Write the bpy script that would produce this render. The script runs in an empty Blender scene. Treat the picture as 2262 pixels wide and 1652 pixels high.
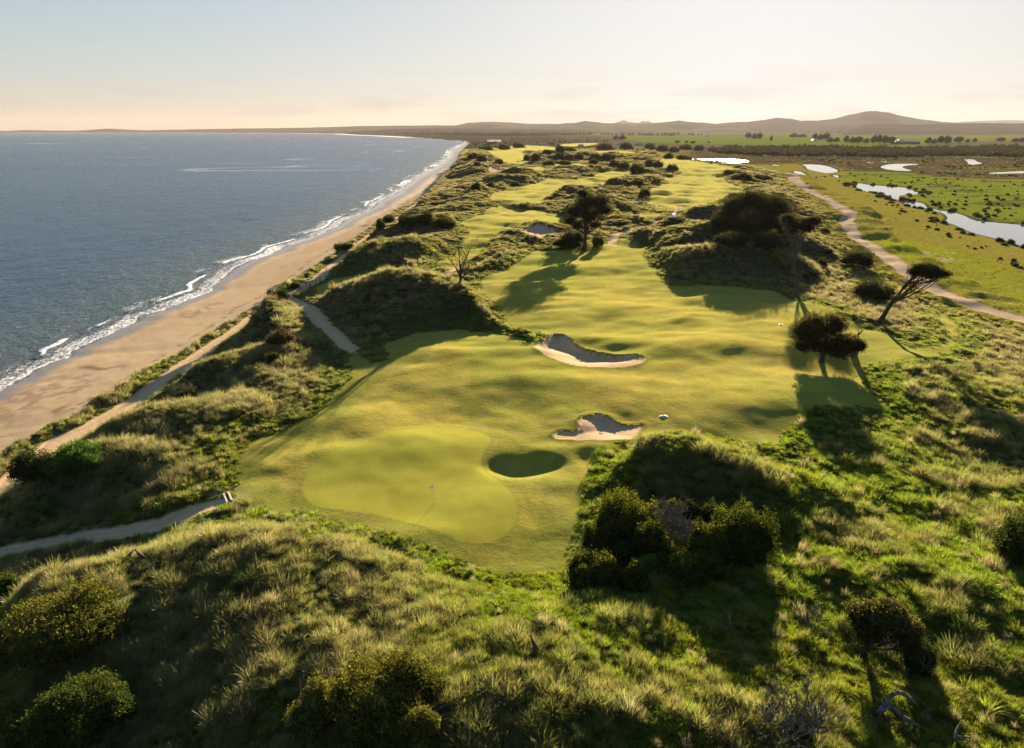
import bpy, math, random
import numpy as np
from mathutils import Vector, Matrix
R = math.radians
random.seed(7)
rng = np.random.default_rng(11)
scene = bpy.context.scene

# ------------------------------------------------------------------ camera
CAM_Z, F, CX, CY = 52.0, 1508.0, 1131.0, 826.0
PITCH = math.atan(541.0 / F)
cam = bpy.data.cameras.new('camera')
cam.lens, cam.sensor_width, cam.clip_start, cam.clip_end = 24.0, 36.0, 0.5, 120000.0
camo = bpy.data.objects.new('camera', cam)
scene.collection.objects.link(camo)
camo.location = (0, 0, CAM_Z)
camo.rotation_euler = (math.pi / 2 - PITCH, 0, 0)
scene.camera = camo

# ------------------------------------------------------------------ sky, sun, exposure
SUN_EL, SUN_AZ = R(11.5), R(18.0)           # azimuth to the right of the view direction (+Y)
world = bpy.data.worlds.new('World')
scene.world = world
world.use_nodes = True
wn, wl = world.node_tree.nodes, world.node_tree.links
wn.clear()
sky = wn.new('ShaderNodeTexSky')
sky.sky_type = 'NISHITA'
sky.sun_disc = False
sky.sun_elevation = SUN_EL
sky.sun_rotation = SUN_AZ
sky.altitude = 50
sky.air_density = 1.0
sky.dust_density = 0.75
sky.ozone_density = 2.5
SKY_STRENGTH = 0.05
EXPOSURE = 2.2
SKYK = 15.2 / 2 ** EXPOSURE
bg = wn.new('ShaderNodeBackground')
bg.inputs['Strength'].default_value = SKY_STRENGTH
wo = wn.new('ShaderNodeOutputWorld')
# thin cloud bank low over the horizon, part of the sky itself
tc = wn.new('ShaderNodeTexCoord')
mp = wn.new('ShaderNodeMapping'); mp.inputs['Scale'].default_value = (1.0, 1.0, 9.0)
wl.new(tc.outputs['Generated'], mp.inputs['Vector'])
nz = wn.new('ShaderNodeTexNoise'); nz.inputs['Scale'].default_value = 5.0; nz.inputs['Detail'].default_value = 8.0
nz.inputs['Roughness'].default_value = 0.62
wl.new(mp.outputs['Vector'], nz.inputs['Vector'])
sx = wn.new('ShaderNodeSeparateXYZ'); wl.new(tc.outputs['Generated'], sx.inputs['Vector'])
band = wn.new('ShaderNodeMapRange'); band.interpolation_type = 'SMOOTHSTEP'
band.inputs[1].default_value = 0.085; band.inputs[2].default_value = 0.005
band.inputs[3].default_value = 0.0; band.inputs[4].default_value = 1.0
wl.new(sx.outputs['Z'], band.inputs[0])
cr = wn.new('ShaderNodeMapRange'); cr.interpolation_type = 'SMOOTHSTEP'
cr.inputs[1].default_value = 0.47; cr.inputs[2].default_value = 0.60
wl.new(nz.outputs['Fac'], cr.inputs[0])
mu = wn.new('ShaderNodeMath'); mu.operation = 'MULTIPLY'
wl.new(band.outputs[0], mu.inputs[0]); wl.new(cr.outputs[0], mu.inputs[1])
mu2 = wn.new('ShaderNodeMath'); mu2.operation = 'MULTIPLY'; mu2.inputs[1].default_value = 0.45
wl.new(mu.outputs[0], mu2.inputs[0])
mixc = wn.new('ShaderNodeMix'); mixc.data_type = 'RGBA'; mixc.blend_type = 'MIX'
wl.new(mu2.outputs[0], mixc.inputs[0])
skyhsv = wn.new('ShaderNodeHueSaturation'); skyhsv.inputs['Saturation'].default_value = 1.22
# hold back the glare round the sun so that the whole sky keeps its tone: c / (p + q c)
sk1 = wn.new('ShaderNodeVectorMath'); sk1.operation = 'MULTIPLY_ADD'
sk1.inputs[1].default_value = (.74,) * 3; sk1.inputs[2].default_value = (2.25,) * 3
wl.new(sky.outputs[0], sk1.inputs[0])
sk2 = wn.new('ShaderNodeVectorMath'); sk2.operation = 'DIVIDE'
wl.new(sky.outputs[0], sk2.inputs[0]); wl.new(sk1.outputs[0], sk2.inputs[1])
sk3 = wn.new('ShaderNodeVectorMath'); sk3.operation = 'MULTIPLY'; sk3.inputs[1].default_value = (SKYK * .98, SKYK, SKYK * 1.02)
wl.new(sk2.outputs[0], sk3.inputs[0])
wl.new(sk3.outputs[0], skyhsv.inputs['Color'])
wl.new(skyhsv.outputs[0], mixc.inputs[6]); mixc.inputs[7].default_value = (SKYK * .74, SKYK * .63, SKYK * .60, 1)
wl.new(mixc.outputs[2], bg.inputs['Color'])
wl.new(bg.outputs[0], wo.inputs[0])

SUNV = Vector((math.sin(SUN_AZ) * math.cos(SUN_EL), math.cos(SUN_AZ) * math.cos(SUN_EL), math.sin(SUN_EL)))
sl = bpy.data.lights.new('sun', 'SUN')
sl.energy = 5.0; sl.angle = R(0.5); sl.color = (1.0, 0.84, 0.60)
so = bpy.data.objects.new('sun', sl)
so.rotation_euler = SUNV.to_track_quat('Z', 'Y').to_euler()
so.location = (400, 900, 300)
scene.collection.objects.link(so)
scene.view_settings.view_transform = 'Standard'
scene.view_settings.look = 'None'
scene.view_settings.exposure = EXPOSURE
scene.view_settings.gamma = 1.0
scene.view_settings.use_curve_mapping = False
scene.cycles.max_bounces = 6
scene.cycles.diffuse_bounces = 3
scene.cycles.transmission_bounces = 4
scene.cycles.transparent_max_bounces = 8
scene.cycles.sample_clamp_indirect = 3.0
scene.cycles.sample_clamp_direct = 12.0
scene.cycles.caustics_reflective = False
scene.cycles.caustics_refractive = False

# ------------------------------------------------------------------ maths helpers
def ray(v):
    v = np.atleast_2d(np.asarray(v, float))
    x = (v[:, 0] - CX) / F; y = (CY - v[:, 1]) / F
    s, c = math.sin(PITCH), math.cos(PITCH)
    return np.stack([x, c + y * s, -s + y * c], 1)
def on_plane(v, z):
    """where the line of sight through a photo point meets the level z"""
    d = ray(v)
    t = (np.asarray(z, float) - CAM_Z) / np.minimum(d[:, 2], -1e-5)
    return np.stack([d[:, 0] * t, d[:, 1] * t], 1)
def sm(t, a=0.0, b=1.0):
    t = np.clip((t - a) / (b - a), 0, 1)
    return t * t * (3 - 2 * t)
def _hash(ix, iy, seed):
    h = (ix.astype(np.int64) * 374761393 + iy.astype(np.int64) * 668265263 + seed * 1442695041) & 0xffffffff
    h = ((h ^ (h >> 13)) * 1274126177) & 0xffffffff
    return ((h ^ (h >> 16)) & 0xffff) / 65535.0
def vnoise(x, y, seed=0):
    ix = np.floor(x); iy = np.floor(y)
    fx = x - ix; fy = y - iy
    ux = fx * fx * fx * (fx * (fx * 6 - 15) + 10); uy = fy * fy * fy * (fy * (fy * 6 - 15) + 10)
    a = _hash(ix, iy, seed); b = _hash(ix + 1, iy, seed); c = _hash(ix, iy + 1, seed); d = _hash(ix + 1, iy + 1, seed)
    return (a + (b - a) * ux) + ((c + (d - c) * ux) - (a + (b - a) * ux)) * uy
def fbm(x, y, wl_, octs=4, seed=0, gain=0.5):
    """about 0..1, mean 0.5"""
    r = 0; a = 1.0; n = 0.0; w = wl_
    ca, sa = math.cos(0.65), math.sin(0.65)
    for o in range(octs):
        r = r + a * vnoise(x / w, y / w, seed + 17 * o); n += a; a *= gain; w *= 0.5
        x, y = x * ca - y * sa + 13.7, x * sa + y * ca - 5.1
    return r / n
def polyline_dist(X, Y, P, val=None):
    """distance to an open polyline; optional values carried along it"""
    best = np.full(X.shape, 1e9); bv = np.zeros(X.shape)
    for i in range(len(P) - 1):
        ax, ay = P[i]; bx, by = P[i + 1]
        dx, dy = bx - ax, by - ay
        t = np.clip(((X - ax) * dx + (Y - ay) * dy) / (dx * dx + dy * dy + 1e-9), 0, 1)
        d = np.hypot(X - ax - t * dx, Y - ay - t * dy)
        m = d < best
        best = np.where(m, d, best)
        if val is not None: bv = np.where(m, val[i] + (val[i + 1] - val[i]) * t, bv)
    return best, bv
def inside(X, Y, P):
    c = np.zeros(X.shape, bool); n = len(P); j = n - 1
    for i in range(n):
        xi, yi = P[i]; xj, yj = P[j]
        if yi != yj:
            c ^= ((yi > Y) != (yj > Y)) & (X < (xj - xi) * (Y - yi) / (yj - yi) + xi)
        j = i
    return c
def poly_sd(X, Y, P, pad=12.0, ramp=None):
    """signed distance, + inside; -pad beyond the padded box"""
    P = np.asarray(P); out = np.full(X.shape, -pad)
    m = (X > P[:, 0].min() - pad) & (X < P[:, 0].max() + pad) & (Y > P[:, 1].min() - pad) & (Y < P[:, 1].max() + pad)
    if not m.any(): return out
    x, y = X[m], Y[m]
    Q = np.vstack([P, P[:1]])
    ins = inside(x, y, P)
    if ramp is None:
        d, _ = polyline_dist(x, y, Q)
    else:
        area = 0.5 * np.sum(Q[:-1, 0] * Q[1:, 1] - Q[1:, 0] * Q[:-1, 1])
        d = np.full(x.shape, 1e9)
        for i in range(len(P)):
            ax, ay = Q[i]; bx, by = Q[i + 1]; dx, dy = bx - ax, by - ay
            L = math.hypot(dx, dy) + 1e-9
            ny = (-dx if area > 0 else dx) / L          # outward normal's y
            rr = ramp[0] + (ramp[1] - ramp[0]) * float(np.clip(0.5 + 0.9 * ny, 0, 1))   # near side (0) .. far side (1)
            t = np.clip(((x - ax) * dx + (y - ay) * dy) / (L * L), 0, 1)
            d = np.minimum(d, np.hypot(x - ax - t * dx, y - ay - t * dy) / rr)
    out[m] = np.maximum(np.where(ins, d, -d), -pad)
    return out
def smooth_poly(P, it=1):
    P = np.asarray(P, float)
    for _ in range(it):
        Q = np.roll(P, -1, 0)
        P = np.stack([0.75 * P + 0.25 * Q, 0.25 * P + 0.75 * Q], 1).reshape(-1, P.shape[1])
    return P
def smooth_line(P, it=2):
    P = np.asarray(P, float)
    for _ in range(it):
        Q = np.stack([0.75 * P[:-1] + 0.25 * P[1:], 0.25 * P[:-1] + 0.75 * P[1:]], 1).reshape(-1, P.shape[1])
        P = np.vstack([P[:1], Q, P[-1:]])
    return P

# ------------------------------------------------------------------ coast lines and the level of the land
SHORE = [(-140,930),(-60,893),(0,857),(30,845),(60,830),(69,818),(111,800),(153,788),(156,776),(193,761),(235,740),(253,728),(301,710),(313,698),
 (361,686),(373,677),(427,656),(462,643),(466,630),(499,608),(524,589),(553,575),(602,559),(624,547),(681,527),(740,503),(761,487),
 (794,473),(826,457),(834,447),(874,428),(901,404),(928,387),(960,371),(982,355),(992,347),(995,334),(1009,326),(1033,314),
 (968,308),(901,302.5),(847,299.8),(794,298),(753,295.5),(659,294),(552,293),(300,292.3),(0,291.8),(-700,291.2)]
FOOT = [(-160,1080),(-60,1030),(0,1001),(75,962),(180,899),(211,887),(259,848),(331,812),(391,779),(451,740),(512,704),(572,668),(595,645),(624,632),
 (673,602),(713,573),(740,551),(794,519),(826,492),(861,471),(901,455),(941,428),(955,409),(982,382),(1003,363),(1014,347),(1019,328),
 (1037,313.5),(990,307.5),(910,301.5),(850,299),(796,297),(755,294.6),(659,293.2),(552,292.3),(300,291.6),(0,291.2),(-700,290.7)]
def mono(P):
    P = P[np.argsort(P[:, 1])]
    return P[:, 1], P[:, 0]
shoreY, shoreX = mono(on_plane(SHORE, 0.0))
footY, footX = mono(on_plane(FOOT, 6.5))
shoreX = np.concatenate([[shoreX[0] + 60], shoreX]); shoreY = np.concatenate([[0], shoreY])
footX = np.concatenate([[footX[0] + 60], footX]); footY = np.concatenate([[0], footY])
ROAD = [(1600,362,.7),(1654,366,.9),(1708,373,1.2),(1735,382,2.4),(1756,390,3.2),(1752,397,3.2),(1775,414,3.2),(1821,438,3.1),(1858,460,3.2),(1880,474,3.5),
 (1869,486,3.5),(1870,498,3.1),(1891,524,3.0),(1912,538,3.0),(1950,562,3.0),(1976,581,3.0),(2003,605,3.0),(2044,629,3.0),(2084,647,3.0),(2130,664,3.0),
 (2166,677,2.9),(2211,690,2.9),(2262,705,2.9),(2400,748,2.9)]
ROADW = on_plane([p[:2] for p in ROAD], 6.0)
ro = np.argsort(ROADW[:, 1]); roadY, roadX = ROADW[ro, 1], ROADW[ro, 0]
def base(X, Y):
    xs = np.interp(Y, shoreY, shoreX); xf = np.maximum(np.interp(Y, footY, footX), xs + 6)
    t = (X - xs) / (xf - xs)
    zb = np.maximum(3.0 * t, -6.0)
    s = X - xf
    k = np.clip(Y / 900, 0.5, 4)
    z = 3 + 5.0 * sm(s / (4.5 * np.maximum(k, 1))) + 4.0 * sm((s - 12) / (30 * np.maximum(k, .8)))
    z = np.where(s > 0, z, zb)
    q = X - np.interp(Y, roadY, roadX)
    zr = np.where(q < 0, 6 + 6 * (1 - sm((q + 70) / 70)), 6 - 3.4 * sm(q / 45))
    zr = np.where(Y > 900, zr + (3.0 - zr) * 0.0, zr)
    z = np.where(s > 0, np.minimum(z, np.maximum(zr, 2.6)), z)
    far = sm(Y, 700, 2200) * (s > 0)
    z = z + far * (np.minimum(z, 5.0) - z)
    land = (Y > 12000) & (s > 0)
    return np.where(land, 5.0 + 0 * z, z)
def onto(v, fn=base, it=14):
    """photo points onto the level of the land"""
    z = np.full(len(v), 10.0)
    for _ in range(it):
        p = on_plane(v, z)
        z = 0.5 * z + 0.5 * fn(p[:, 0], p[:, 1])
    return on_plane(v, z)
# ------------------------------------------------------------------ outlines on the ground (photo points taken onto the land)
FAIRWAYS = [
 [(512,1104),(520,1040),(528,1000),(552,968),(612,959),(651,944),(696,920),(720,887),(763,854),(776,836),(769,800),(763,778),(784,780),(823,806),
  (835,812),(853,806),(848,788),(844,770),(883,758),(922,742),(1003,733),(1048,740),(1109,747),(1139,755),(1162,768),(1180,766),(1206,749),(1190,742),(1173,742),
  (1119,722),(1108,690),(1086,668),(1063,652),(1060,622),(1060,608),(1100,600),(1143,582),(1166,567),(1180,548),(1212,554),(1276,545),(1300,548),(1335,537),
  (1350,537),(1362,537),(1375,528),(1413,540),(1424,548),(1424,570),(1440,589),(1456,594),(1459,618),(1486,636),(1561,631),(1654,637),(1714,645),
  (1760,668),(1835,680),(1862,701),(1895,719),(1934,727),(1985,749),(2009,767),(2055,770),(2080,758),(2091,740),(2083,718),(2062,700),(2078,692),(2106,715),(2117,740),(2108,760),(2076,778),(2015,795),(1985,800),
  (1925,806),(1907,824),(1916,857),(1940,878),(1958,902),(1925,902),(1865,908),(1811,908),(1781,923),(1766,938),(1735,962),(1724,986),(1676,986),(1597,965),
  (1555,962),(1510,968),(1450,979),(1405,981),(1333,990),(1315,1014),(1297,1044),(1297,1104),(1292,1150),(1275,1205),(1251,1247),(1238,1266),(1198,1268),(1157,1270),
  (1104,1270),(1037,1253),(970,1226),(886,1199),(819,1172),(766,1157),(686,1137),(619,1130),(569,1124)],
 [(2085,688),(2112,713),(2124,742),(2114,767),(2080,786),(2015,802),(1985,794),(2050,772),(2083,756),(2093,738),(2084,716),(2063,698)],
 [(955,585),(982,572),(1008,556),(1014,540),(1035,518),(1030,504),(1008,492),(1035,484),(1043,481),(1070,471),(1076,461),(1116,456),(1159,461),(1212,464),(1252,478),
  (1258,492),(1239,501),(1193,492),(1160,497),(1139,506),(1108,511),(1086,532),(1060,555),(1050,570),(1010,592),(985,598)],
 [(1092,430),(1132,413),(1159,410),(1185,405),(1217,394),(1265,400),(1303,394),(1319,380),(1389,380),(1389,388),(1340,404),(1310,418),(1290,420),(1263,407),
  (1233,422),(1206,437),(1217,444),(1193,450),(1104,449)],
 [(1421,426),(1451,418),(1453,410),(1486,406),(1461,394),(1499,388),(1534,383),(1588,391),(1604,405),(1647,421),(1601,438),(1523,461),(1502,464),(1467,461),
  (1445,456),(1432,446),(1418,437)],
 [(1427,368),(1453,367),(1458,351),(1485,348),(1545,358),(1610,370),(1640,377),(1590,384),(1523,386),(1502,383),(1490,370),(1440,378)],
 [(1068,329),(1100,327),(1140,332),(1175,345),(1168,360),(1121,363),(1098,349)],
 [(1290,334),(1392,334),(1400,340),(1370,346),(1310,346)], [(1105,327),(1150,321),(1215,324),(1240,331),(1180,338)], [(1200,366),(1240,362),(1300,364),(1360,372),(1330,378),(1260,372)], [(1150,372),(1190,368),(1215,374),(1180,380)],
 [(1230,318),(1330,316),(1300,323),(1240,324)], [(1405,479),(1413,466),(1469,469),(1467,473),(1445,484),(1413,485)],
 [(680,645),(713,624),(745,611),(807,606),(837,608),(786,624),(759,640),(737,651)],
 [(1440,398),(1420,402),(1390,395),(1400,391)],
]
GREENS = [
 [(666,1077),(672,1053),(693,1026),(733,1005),(784,984),(838,965),(898,953),(958,945),(1003,944),(1045,951),(1076,965),(1086,976),(1076,993),(1060,1014),(1066,1041),
  (1109,1068),(1130,1095),(1141,1115),(1144,1133),(1136,1167),(1104,1194),(1060,1205),(1013,1200),(970,1184),(920,1162),(853,1142),(786,1131),(702,1121),(676,1104)],
 [(1163,482),(1200,474),(1240,480),(1252,488),(1225,493),(1180,490)],
]
SAND = [
 [(1178,785),(1187,770),(1215,750),(1233,747),(1252,753),(1267,767),(1291,779),(1315,785),(1339,787),(1360,795),(1387,795),(1411,795),(1425,804),(1417,812),(1393,818),
  (1363,822),(1315,823),(1273,820),(1233,809),(1203,797)],
 [(1223,970),(1228,959),(1249,954),(1273,957),(1283,946),(1276,932),(1297,925),(1324,922),(1348,927),(1366,937),(1393,941),(1424,938),(1408,956),(1403,975),(1360,977),
  (1300,973),(1260,971)],
 [(1417,978),(1444,968),(1480,961),(1516,958),(1480,972),(1435,981)],
 [(1131,530),(1137,517),(1180,499),(1223,504),(1239,512),(1217,524),(1201,533),(1158,533)],
 [(1395,437),(1420,441),(1434,447),(1420,453),(1402,449)],
 [(1434,412),(1455,417),(1448,421),(1436,419)],
 [(1488,457),(1518,458),(1520,461),(1495,461)],
 [(1076,377),(1120,377),(1118,382),(1080,382)],
]
PATHS = [
 [(-60,1120,1.6),(0,1086,1.6),(27,1054,1.5),(90,1008,1.6),(126,974,2.2),(178,956,1.8),(241,921,1.9),(301,885,1.9),(361,839,1.9),(421,800,2.0),(481,755,1.6),(512,737,1.5),(557,701,1.5),
  (599,670,1.8),(633,653,2.2),(673,634,1.7),(706,616,2.0),(716,600,1.6),(728,589,1.3),(756,570,1.3),(775,554,1.2),(782,541,1.2),(807,527,1.3),(831,508,1.3),(861,492,1.3),(888,473,1.3),
  (922,449,1.6),(960,430,1.6)],
 [(633,655,1.8),(655,666,1.5),(684,680,1.7),(708,707,1.9),(733,734,1.8),(751,752,1.7),(765,767,1.6),(780,778,1.0)],
 [(-80,1246,1.3),(0,1221,1.35),(50,1210,1.3),(134,1194,1.25),(234,1180,1.2),(334,1160,1.15),(401,1137,1.1),(490,1108,1.0)],
 [(1354,540,1.6),(1356,520,1.8),(1378,509,1.5),(1427,500,1.4),(1472,487,1.5),(1490,474,1.6),(1497,462,1.0)],
 [(950,614,1.2),(982,605,1.3),(1006,597,1.2),(1020,585,1.0)],
 [(1745,640,.25),(1820,632,.3),(1870,618,.25),(1905,604,.2)],
]
WATERS = [
 ('river', [(1985,441),(2014,445),(2041,449),(2049,460),(2084,465),(2124,473),(2151,487),(2178,489.5),(2262,497),(2420,512),(2420,585),(2262,546),(2234,535),(2186,524),(2138,511),(2111,497.5),(2087,489.5),
   (2094,481),(2084,471),(2057,463),(2017,458.6),(1995,449)]),
 ('river', [(1886,410),(1895,404),(1923,409),(1995,413),(2019,421),(2034,429),(1989,430),(1984,440),(1994,447),(1986,444),(1978,439),(1963,437),(1960,430),(1920,424),(1907,422)]),
 ('pond', [(1768,363),(1805,363),(1829,367),(1848,374),(1853,379),(1829,383),(1805,379),(1783,374),(1780,367)]),
 ('pond', [(1747,378),(1767,378),(1780,385),(1788,391.5),(1772,389)]),
 ('pond', [(1838,386),(1852,387),(1853,393),(1842,390)]),
 ('pond', [(1940,368),(1966,362),(2003,361),(2038,362.5),(1996,366),(1993,371),(2022,378),(1963,376)]),
 ('pond', [(2124,351),(2150,351),(2158,357),(2174,361),(2140,364.5),(2136,356)]),
 ('pond', [(2181,381.5),(2218,379.5),(2262,377.5),(2420,374),(2420,379),(2262,382),(2218,383.5),(2187,383.5)]),
 ('pond', [(1491,352),(1548,350.5),(1600,351),(1641,352.5),(1660,357),(1614,361),(1561,359.5),(1523,356)]),
 ('lagoon', [(1073,311),(1085,307.5),(1108,307.5),(1108,313.5),(1086,315)]),
 ('pond', [(1914,358),(1932,358),(1928,359.6),(1916,359.6)]), ('pond', [(1945,355.5),(1960,356),(1958,359),(1948,358)]),
 ('pond', [(1705,363.5),(1724,364.5),(1722,366),(1706,365)]),
]
fair_w = [smooth_poly(onto(p), 2) for p in FAIRWAYS]
for i_ in (3, 4, 5, 6, 7, 8, 9, 10):
    c_ = fair_w[i_].mean(0); fair_w[i_] = c_ + (fair_w[i_] - c_) * 1.08
green_w = [smooth_poly(onto(p), 2) for p in GREENS]
sand_w = [smooth_poly(onto(p), 1) for p in SAND]
path_w = []
for p in PATHS:
    q = onto([a[:2] for a in p]); path_w.append(smooth_line(np.column_stack([q, [a[2] for a in p]]), 2))
road_w = smooth_line(np.column_stack([ROADW, [p[2] for p in ROAD]]), 2)
WLEV = 2.0
water_w = [(n, smooth_poly(on_plane(p, WLEV), 1)) for n, p in WATERS]

# crests of the dunes: photo points with the height of the crest, width towards us, width away
RIDGES = [
 # foreground rise and mound behind the bushes
 ([(-150,1330,14.2),(150,1300,14.2),(420,1250,14.4),(620,1195,14.8),(850,1240,14.4),(1000,1290,13.6)], 17, 6),
 ([(1330,1030,14),(1400,980,16.6),(1500,970,17.6),(1580,980,17.4),(1650,1010,16.6),(1720,1050,15),(1800,1080,14)], 6.5, 6),
 # big dune in the left middle
 ([(735,668,13),(785,636,16),(838,610,19.5),(900,604,21),(970,615,20.5),(1030,640,19),(1075,680,17),(1120,728,14.5)], 17, 14),
 ([(530,720,12),(570,682,14.3),(620,668,15.6),(670,677,15.2),(710,706,13.8)], 10, 7),
 ([(390,838,11.5),(450,806,12.4),(540,780,13.8),(640,752,14.8),(720,745,14.4),(760,772,13)], 12, 6),
 ([(190,962,10.8),(280,925,12.6),(370,908,13.8),(460,907,13.8),(520,927,13.2)], 8, 6),
 ([(20,1100,11),(70,1050,11.8),(150,1008,12.6),(250,990,12.9),(380,1003,12.6)], 6, 4.5),
 # tree dunes right of the middle
 ([(1440,600,13.5),(1480,575,15.5),(1540,556,17.5),(1600,545,18.5),(1680,545,18.5),(1740,568,16)], 12, 14),
 ([(1450,520,14),(1500,500,18),(1560,492,19.5),(1640,486,20.5),(1720,494,18)], 18, 20),
 ([(1560,435,16),(1620,428,17.5),(1700,425,17)], 20, 20),
 ([(1052,560,14),(1080,533,16),(1110,515,16.5),(1150,510,15)], 9, 8),
 ([(1050,585,13),(1090,570,15),(1140,556,16),(1185,545,14)], 8, 8),
 ([(1208,432,14),(1228,415,17),(1255,407,19),(1290,416,15)], 12, 14),
 ([(1300,418,14),(1340,398,18),(1380,390,20),(1420,396,18),(1445,404,15)], 18, 16),
 ([(1215,480,14),(1240,455,18),(1290,440,19),(1350,442,17),(1400,460,14)], 16, 14),
 ([(1365,510,14),(1400,505,15.5),(1440,508,15)], 7, 7),
 ([(1215,380,16),(1260,366,19),(1300,368,18),(1320,375,14)], 24, 20),
 ([(1110,392,14),(1160,380,17),(1200,385,15)], 20, 18),
 ([(940,440,14),(1000,418,17),(1060,408,17),(1080,425,13)], 25, 20),
 ([(860,500,15),(920,480,18),(980,470,18),(1010,480,15)], 22, 18),
 ([(720,600,12),(780,560,15),(850,530,17),(930,530,18),(1000,520,15)], 20, 16),
 ([(1100,452,13.5),(1150,446,14.5),(1200,448,13.5)], 8, 8),
 ([(1140,352,16),(1190,344,19),(1260,340,18),(1330,346,15)], 50, 40),
 ([(1040,372,14),(1050,350,16),(1070,335,16)], 30, 30),
 ([(1320,342,15),(1350,328,18),(1400,326,17)], 50, 40),
 ([(1500,395,11),(1540,386,13),(1580,388,12)], 18, 14),
]
ridge_w = []
for pts, wn_, wf_ in RIDGES:
    P = np.array(pts, float)
    if P[:, 1].mean() < 450: P[:, 2] = 12 + (P[:, 2] - 12) * .92
    W = on_plane(P[:, :2], P[:, 2])
    ridge_w.append((smooth_line(np.column_stack([W, P[:, 2]]), 2), wn_, wf_))
# swells and hollows that also shape the mown turf: photo point, level, height, radii across and along the view, turn
BUMPS = [
 (1155,1036,12,-1.35,3.5,2.1,.15), (1105,1022,12,-.75,2.8,1.6,.5), (1200,1026,12,-.5,2.4,1.6,-.2), (1275,1015,12,-.35,2.2,2.8,.3), (1080,1120,12,.35,6,5,0), (960,1190,12,.5,8,4,0.3), (1000,985,12,.35,8,5,0),
 (1050,762,12,1.2,20,9,-.25), (1000,835,12,1.0,24,14,.1), (1240,872,12,.35,20,8,0), (1500,850,12,1.2,22,9,.1), (1560,765,12,1.5,17,9,0), (1330,690,12,1.1,18,9,.1), (820,985,12,.7,9,6,.2), (1010,800,12,.5,8,5,0), (900,800,12,.7,14,9,0), (1040,900,12,-.35,14,9,0.2), (760,930,12,.8,9,5,0.4), (690,970,12,-.6,7,4,0),
 (1740,880,12,.85,12,8,.2), (1650,915,12,.8,14,5,.3), (1320,905,12,.3,12,4,0), (1310,992,12,.4,7,2.2,0.1),
 (1330,760,12,.45,13,3,-.3), (1490,712,12,.55,4,2.6,.1), (1470,748,12,.5,5,2.2,.1), (1520,700,12,.5,3,2.5,.3), (1600,700,12,.6,12,6,0), (1380,640,12,.45,10,5,.3), (1240,640,12,.4,12,5,-.2),
 (1400,590,12,.35,7,4,0), (1300,600,12,.7,10,6,0), (570,1052,12,-.15,2.2,1.4,.3), (1560,840,12,-.5,16,8,0), (1200,860,12,.5,12,5,0),
 (1160,600,12,.8,8,5,0),
]
bump_w = [(on_plane([b[:2]], b[2])[0], b[3] * (.9 if b[3] > 0 or b[4] > 6 else .85), b[4], b[5], b[6]) for b in BUMPS]
# rough-only hollows in the foreground
RBUMPS = [(200,1650,13,1.0,14,7,0), (620,1560,13,.8,12,6,0), (1700,1600,15,2.6,26,9,0), (1150,1600,14,1.6,9,8,0), (1600,1130,12,.6,9,4,0),
          (2150,1000,13,-1.4,14,8,.5), (1500,1450,13,.9,12,6,0), (1850,1300,13,1.6,14,7,0), (1250,1450,12,.6,9,6,0), (1150,1330,12,.8,8,4,0), (2250,1350,13,1.8,10,8,0)]
rbump_w = [(on_plane([b[:2]], b[2])[0], b[3] * (.9 if b[3] > 0 or b[4] > 6 else .85), b[4], b[5], b[6]) for b in RBUMPS]
def gauss(X, Y, c, rx, ry, rot):
    dx, dy = X - c[0], Y - c[1]; ca, sa = math.cos(rot), math.sin(rot)
    u = (dx * ca + dy * sa) / rx; v = (-dx * sa + dy * ca) / ry
    return np.exp(-(u * u + v * v))

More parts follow.
